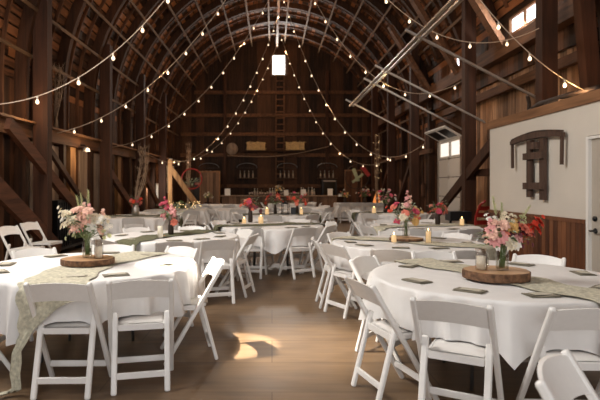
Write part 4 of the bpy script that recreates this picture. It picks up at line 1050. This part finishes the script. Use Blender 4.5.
# ladder
e = empty('wooden_ladder', (0.40, YB-0.19, 0), 0, 'tall narrow wooden ladder rising up the back wall to the window', 'ladder')
for s in (-1, 1): mb = MB(); mb.bb(s*0.2-0.03, s*0.2+0.03, -0.03, 0.03, 1.0, 6.98); mb.build('ladder_rail', 'beam', e)
for i in range(19): mb = MB(); mb.bb(-0.17, 0.17, -0.02, 0.02, 1.1+i*0.31, 1.16+i*0.31); mb.build('rung', 'beam', e)
# panels either side of the bar
def crate(label, x, y, w, h, d=0.12, mat='barwood'):
    e = empty('board_screen', (x, y, 0), 0, label, 'screen'); mb = MB(); q = -w/2
    while q < w/2-0.03: mb.bb(q+0.004, min(w/2, q+0.14)-0.004, -0.02, 0.02, 0.0, h-0.06); q += 0.14
    mb.build('boards', mat, e); mb = MB(); mb.bb(-w/2-0.05, w/2+0.05, -0.05, 0.05, h-0.06, h); mb.bb(-w/2-0.05, -w/2, -0.05, 0.05, 0, h-0.06); mb.bb(w/2, w/2+0.05, -0.05, 0.05, 0, h-0.06); mb.build('frame', 'trimwood', e)
crate('upright board screen left of the bar', -2.9, 24.3, 0.85, 2.15)
crate('upright board screen right of the bar', 3.75, 24.0, 0.7, 2.2, mat='board')
e = empty('drinks_fridge', (2.75, 25.2, 0), 0, 'dark drinks fridge against back wall behind the bar end', 'fridge')
mb = MB(); mb.bb(-0.35, 0.35, -0.3, 0.3, 0, 1.75); mb.build('cabinet', 'blackmetal', e)
mb = MB(); mb.bb(-0.28, 0.28, -0.32, -0.305, 0.5, 1.65); mb.build('glass_door', 'dbottle', e)
mb = MB(); mb.bb(-0.3, 0.3, -0.315, -0.302, 1.66, 1.72); mb.build('header_panel', 'lace', e)
e = empty('drinks_fridge', (-3.4, 25.2, 0), 0, 'dark cabinet with red stripe behind the left end of bar', 'fridge')
mb = MB(); mb.bb(-0.35, 0.35, -0.3, 0.3, 0, 1.85); mb.build('cabinet', 'blackmetal', e)
mb = MB(); mb.bb(-0.3, 0.3, -0.315, -0.302, 1.5, 1.62); mb.build('red_stripe', 'red', e)
# rope along the back wall
mb = MB(); mb.tube([(-2.2+i*0.5, 0, 0.0+0.45*(i/10)-0.25*math.sin(PI*i/10)) for i in range(11)], 0.015, 5); tag(mb.build('sagging_rope', 'dry', None, (0, YB-0.7, 2.95)), 'thin rope sagging across the back wall below the bales', 'rope')

# ------------------------------------------------------------------ antique hung on the white wall (yoke shaped sled piece)
e = empty('antique_yoke_frame', (WX-0.02, 7.24, 1.17), 0, 'weathered wooden yoke frame with curved top hung on white wall', 'wall antique')
for q, z0 in ((0.18, 0.12), (-0.18, 0.09)):
    mb = MB(); mb.bar((-0.03, q, z0), (-0.03, q, 0.93), 0.045, 0.12, (1, 0, 0)); mb.build('upright_plank', 'antique', e)
for z in (0.28, 0.70, 0.84): mb = MB(); mb.bar((-0.075, -0.27 if z < 0.8 else -0.13, z), (-0.075, 0.27 if z < 0.8 else 0.13, z), 0.035, 0.095, (1, 0, 0)); mb.build('cross_slat', 'antique', e)
mb = MB(); pts = []; 
for k_ in range(13):
    u = -1+k_/6; pts.append((u, 0.93+0.055*(1-u*u)))
vs = []; fs = []
for u, z in pts:
    hgt = 0.042*(1.0-0.35*abs(u))
    for (xx, zz) in ((-0.08, z-hgt), (-0.02, z-hgt), (-0.02, z+hgt), (-0.08, z+hgt)): vs.append((xx, u*0.70, zz))
for i in range(12):
    for q in range(4): r = (q+1) % 4; fs.append((i*4+q, i*4+r, i*4+4+r, i*4+4+q))
fs += [(3, 2, 1, 0), (48, 49, 50, 51)]
mb.add(vs, fs); mb.build('curved_bar', 'antique', e)
mb = MB()
for k_ in range(28):
    u = -0.9+1.8*k_/27; mb.box((-0.05, u*0.74, 0.93+0.055*(1-u*u)+0.042*(1-0.35*abs(u))+0.008), (0.05, 0.018, 0.022))
mb.build('peg_teeth', 'antique', e)
for s in (-1, 1): mb = MB(); mb.bar((-0.05, s*0.68, 0.93), (-0.05, s*0.67, 0.55), 0.03, 0.045, (1, 0, 0)); mb.build('hanging_arm', 'antique', e)
# old wooden pole tool lying on the white room
e = empty('farm_tool', (4.3, 8.35, 2.56), 0, 'old dark iron farm tool lying on top of the white wall', 'tool')
mb = MB(); mb.tube([(-0.05, -1.6, 0.16), (0.0, -0.8, 0.20), (0.0, 0.0, 0.20), (0.0, 0.35, 0.12)], 0.05, 8); mb.build('tool_pole', 'rust', e)
mb = MB(); mb.tube([(-0.2, -0.5, 0.08), (0.1, -0.3, 0.22), (0.2, 0.2, 0.10)], 0.04, 8); mb.tube([(0, 0.35, 0.1), (0.05, 0.45, 0.3), (-0.05, 0.3, 0.38)], 0.03, 6)
mb.tube([(0, -1.2, 0.2), (0.1, -1.1, 0.02)], 0.03, 6); mb.bb(-0.25, 0.1, -1.0, -0.6, 0.0, 0.12); mb.build('tool_head', 'rust', e)
# pulley with chain
e = empty('chain_pulley', (4.93, 7.45, 4.45), 0, 'iron pulley with hanging rope at the upper right', 'pulley')
mb = MB(); mb.tube([(0, 0.04, 0), (0, -0.04, 0)], 0.09, 14); mb.tube([(0, 0, 0.04), (0, 0, 0.5)], 0.014, 6); mb.build('wheel', 'rust', e)
mb = MB(); mb.tube([(0.0, 0, -0.06), (0.06, 0, -0.5), (0.02, 0, -0.9), (0.05, 0, -1.6)], 0.018, 6); mb.tube([(-0.05, 0, 0), (-0.02, 0.02, -0.35), (0.04, 0, -0.42)], 0.03, 6); mb.build('hanging_rope', 'lace', e)

# red slatted sled, speaker box near the right door
e = empty('slatted_sled', (4.15, 10.3, 0), 0.3, 'glossy red curved slatted sled leaning by the white wall corner', 'sled')
for s in (-1, 1):
    mb = MB(); mb.tube([(s*0.2+0.0, 0.3, 0.0), (s*0.2, 0.12, 0.6), (s*0.2, 0.1, 1.0), (s*0.2+0.04, -0.02, 1.28), (s*0.2+0.06, -0.18, 1.38)], 0.03, 8); mb.build('runner_rail', 'red', e)
for z, yy in ((0.5, 0.12), (0.68, 0.09), (0.86, 0.07), (1.04, 0.05), (1.2, 0.0)): mb = MB(); mb.bar((-0.2, yy, z), (0.2, yy, z), 0.1, 0.02, (0, 0, 1)); mb.build('slat', 'red', e)
e.scale = (0.8, 0.8, 0.84); e.location.x = 4.22
e = empty('black_case', (3.85, 10.75, 0), 0, 'black boxy speaker on a stand beside the red sled', 'speaker')
mb = MB(); mb.bb(-0.22, 0.22, -0.16, 0.16, 0.74, 0.93); mb.build('cabinet', 'heater', e)
mb = MB()
for a in (-0.16, 0.16): mb.bb(a-0.02, a+0.02, -0.02, 0.02, 0, 0.74)
mb.build('stand_legs', 'blackmetal', e)
# black heater on the left
e = empty('black_heater', (-4.55, 11.6, 0), 0, 'black ribbed heater standing against the left wall', 'heater')
mb = MB(); mb.bb(-0.12, 0.12, -0.85, 0.85, 0.1, 1.15); mb.build('casing', 'heater', e)
for i in range(14): mb = MB(); mb.bb(0.121, 0.145, -0.78+i*0.12, -0.74+i*0.12, 0.16, 1.1); mb.build('fin', 'heater', e)
mb = MB()
for a in (-0.7, 0.7): mb.bb(-0.1, 0.1, a-0.03, a+0.03, 0, 0.1)
mb.build('feet', 'heater', e)

# ------------------------------------------------------------------ string lights
ST = {
 'first, nearest string of bulbs on the left side': (-4.5, [8.45, 8.25, 6.44, 2.63, 1.91]),
 'second string of bulbs from the front on left side': (-4.5, [12.31, 8.3, 10.88, 2.56, 1.12]),
 'third string of bulbs from the front on left side': (-4.5, [16.75, 8.32, 14.63, 2.54, 1.2]),
 'fourth string of bulbs sagging to the far left post': (-4.5, [20.3, 8.4, 18.9, 2.6, 2.25]),
 'farthest left string of bulbs sagging before the back wall': (-4.5, [24.18, 8.32, 21.93, 2.64, 1.91]),
 'string of bulbs from the ridge to the long right beam, farther one': (4.6, [14.25, 8.3, 12.3, 4.0, 1.8]),
 'string of bulbs from the ridge to the long right beam, nearer one': (4.6, [10.51, 8.34, 8.7, 4.16, 1.64]),
 'nearest right string of big bulbs dropping to the white wall': (4.6, [6.94, 8.65, 7.07, 2.62, 1.23]),
 'right string of bulbs sagging to the post past the overhead door': (4.6, [18.61, 8.37, 15.6, 2.74, 2.36]),
 'farthest right string of bulbs sagging before the back wall': (4.6, [23.2, 8.3, 20.0, 2.55, 2.2]),
}
BS = 0.80
bmb = MB(); bmb.lathe([(r_*BS, z_*BS) for r_, z_ in [(0.0005, -0.135), (0.014, -0.131), (0.027, -0.115), (0.031, -0.098), (0.026, -0.078), (0.015, -0.058), (0.012, -0.05)]], 12); bulb_me = bmb.mesh('bulb', 'bulb')
smb = MB(); smb.lathe([(r_*BS, z_*BS) for r_, z_ in [(0.014, -0.056), (0.016, -0.05), (0.016, -0.012), (0.006, 0.0)]], 10); sock_me = smb.mesh('socket', 'socket')
lamp_pts = []
for lb, (xw, (Yr, zr, Yw, zw, sag)) in ST.items():
    A, B = Vector((XR+0.1, Yr, zr)), Vector((xw, Yw, zw)); c0 = B.copy()
    f = lambda t: A.lerp(B, t)-Vector((0, 0, sag*4*t*(1-t)))-c0
    e = empty('string_lights', c0, 0, lb, 'string lights', 'string lights')
    P = [f(i/60) for i in range(61)]
    mb = MB(); mb.tube(P, 0.0065, 6); mb.build('wire', 'wire', e)
    acc = 0.0; nxt = 0.3
    for i in range(60):
        L = (P[i+1]-P[i]).length
        while acc+L > nxt:
            p = P[i].lerp(P[i+1], (nxt-acc)/L)
            s = link('socket', sock_me, e, Matrix.Translation(p)); link('bulb', bulb_me, s)
            lamp_pts.append(p+c0); nxt += 0.60
        acc += L

# ------------------------------------------------------------------ light
def area(name, loc, target, sx, sy, power, col, spread=None):
    l = bpy.data.lights.new(name, 'AREA'); l.shape = 'RECTANGLE'; l.size = sx; l.size_y = sy; l.energy = power; l.color = col
    if spread: l.spread = spread
    o = bpy.data.objects.new(name, l); COL.objects.link(o); o.location = loc
    o.rotation_euler = (Vector(target)-Vector(loc)).to_track_quat('-Z', 'Y').to_euler(); return o
area('doorway_daylight', (0.2, YF+0.05, 1.9), (0.2, 10, 1.2), 5.2, 3.2, 115, (1.0, 0.94, 0.87))
area('added_high_fill', (0.2, YF+0.05, 6.0), (0.0, 12.0, 0.8), 5.2, 2.6, 130, (1.0, 0.94, 0.87))  # added high fill to brighten the tabletops, no loft door known there
area('added_side_light', (-4.2, 4.6, 5.2), (0.2, 5.2, 0.5), 3.6, 1.2, 520, (1.0, 0.95, 0.88))  # added out-of-view area light from the upper left
area('left_opening_daylight', (-4.7, 20.0, 1.7), (-2.5, 20.6, 1.0), 0.9, 1.6, 45, (1.0, 0.93, 0.84))
area('gable_window_light', (0.34, YB-0.15, 7.5), (0.3, 16, 6), 0.6, 0.9, 130, (1.0, 0.92, 0.84))
area('loft_window_light', (5.1, 10.65, 4.9), (0, 10.0, 1.0), 0.4, 1.3, 90, (1, 0.93, 0.84))
area('loft_window_light', (5.1, 14.65, 4.9), (0, 14.0, 1.0), 0.4, 0.7, 60, (1, 0.93, 0.84))
# sunbeam spots falling from the unseen upper left on to the aisle
for en, ang, bl, soft, loc, tgt in ((14000, 7.2, 0.45, 0.03, (-3.6, 4.0, 6.2), (-0.50, 4.70, 0.2)), (5000, 15, 1.0, 0.25, (-3.4, 3.6, 6.2), (0.35, 4.7, 0.0))):
    sp = bpy.data.lights.new('sunbeam', 'SPOT'); sp.energy = en; sp.spot_size = math.radians(ang); sp.spot_blend = bl; sp.shadow_soft_size = soft; sp.color = (1, 0.92, 0.80)
    o = bpy.data.objects.new('sunbeam', sp); COL.objects.link(o); o.location = loc
    o.rotation_euler = (Vector(tgt)-o.location).to_track_quat('-Z', 'Y').to_euler()
# wall lamp on the left girt
e = empty('floodlight', (-4.55, 12.75, 2.40), 0, 'small white lamp fixed under the left girt past the nearest post', 'lamp')
mb = MB(); mb.lathe([(0.09, -0.10), (0.07, -0.03), (0.03, 0.0)], 12); mb.build('lamp_shade', 'whitetrim', e)
mb = MB(); mb.tube([(0, 0, 0.0), (-0.05, 0, 0.05), (-0.14, 0, 0.05)], 0.015, 6); mb.build('bracket', 'blackmetal', e)
mb = MB(); mb.lathe([(0.001, -0.12), (0.03, -0.10), (0.03, -0.05)], 8); mb.build('added_glow_bulb', 'bulb', e)  # glow added here, the lamp itself is unlit
for yy_, zz_ in ((12.6, 2.2), (9.6, 2.9)):  # added warm fills for the left wall, not light from a lit fixture
    l = bpy.data.lights.new('added_warm_fill', 'POINT'); l.energy = 14; l.color = (1.0, 0.68, 0.38); l.shadow_soft_size = 0.04
    o = bpy.data.objects.new('added_warm_fill', l); COL.objects.link(o); o.location = (-4.3, yy_, zz_)
# the glow of the bulbs, a few lamps standing inside bulbs
for i, p in enumerate(lamp_pts):
    if i % 9 == 4:
        l = bpy.data.lights.new('bulb_glow', 'POINT'); l.energy = 28; l.color = (1.0, 0.60, 0.30); l.shadow_soft_size = 0.03
        o = bpy.data.objects.new('bulb_glow', l); COL.objects.link(o); o.location = p-Vector((0, 0, 0.16))

w = bpy.data.worlds.new('sky'); scene.world = w; w.use_nodes = True
w.node_tree.nodes['Background'].inputs[0].default_value = (0.75, 0.85, 1.0, 1); w.node_tree.nodes['Background'].inputs[1].default_value = 1.0

# ------------------------------------------------------------------ camera
cam = bpy.data.cameras.new('camera'); co = bpy.data.objects.new('camera', cam); COL.objects.link(co)
co.location = (0, 0, CAMZ); co.rotation_euler = (PI/2, 0, 0)
cam.sensor_width = 36; cam.lens = 36*520/600
cam.shift_x = 28/600; cam.shift_y = -14/600
cam.dof.use_dof = True; cam.dof.focus_distance = 4.4; cam.dof.aperture_fstop = 2.8
cam.clip_start = 0.05; cam.clip_end = 200
scene.camera = co
scene.view_settings.view_transform = 'Standard'; scene.view_settings.look = 'None'
scene.view_settings.exposure = 0.14; scene.view_settings.gamma = 1.0; scene.view_settings.use_curve_mapping = False
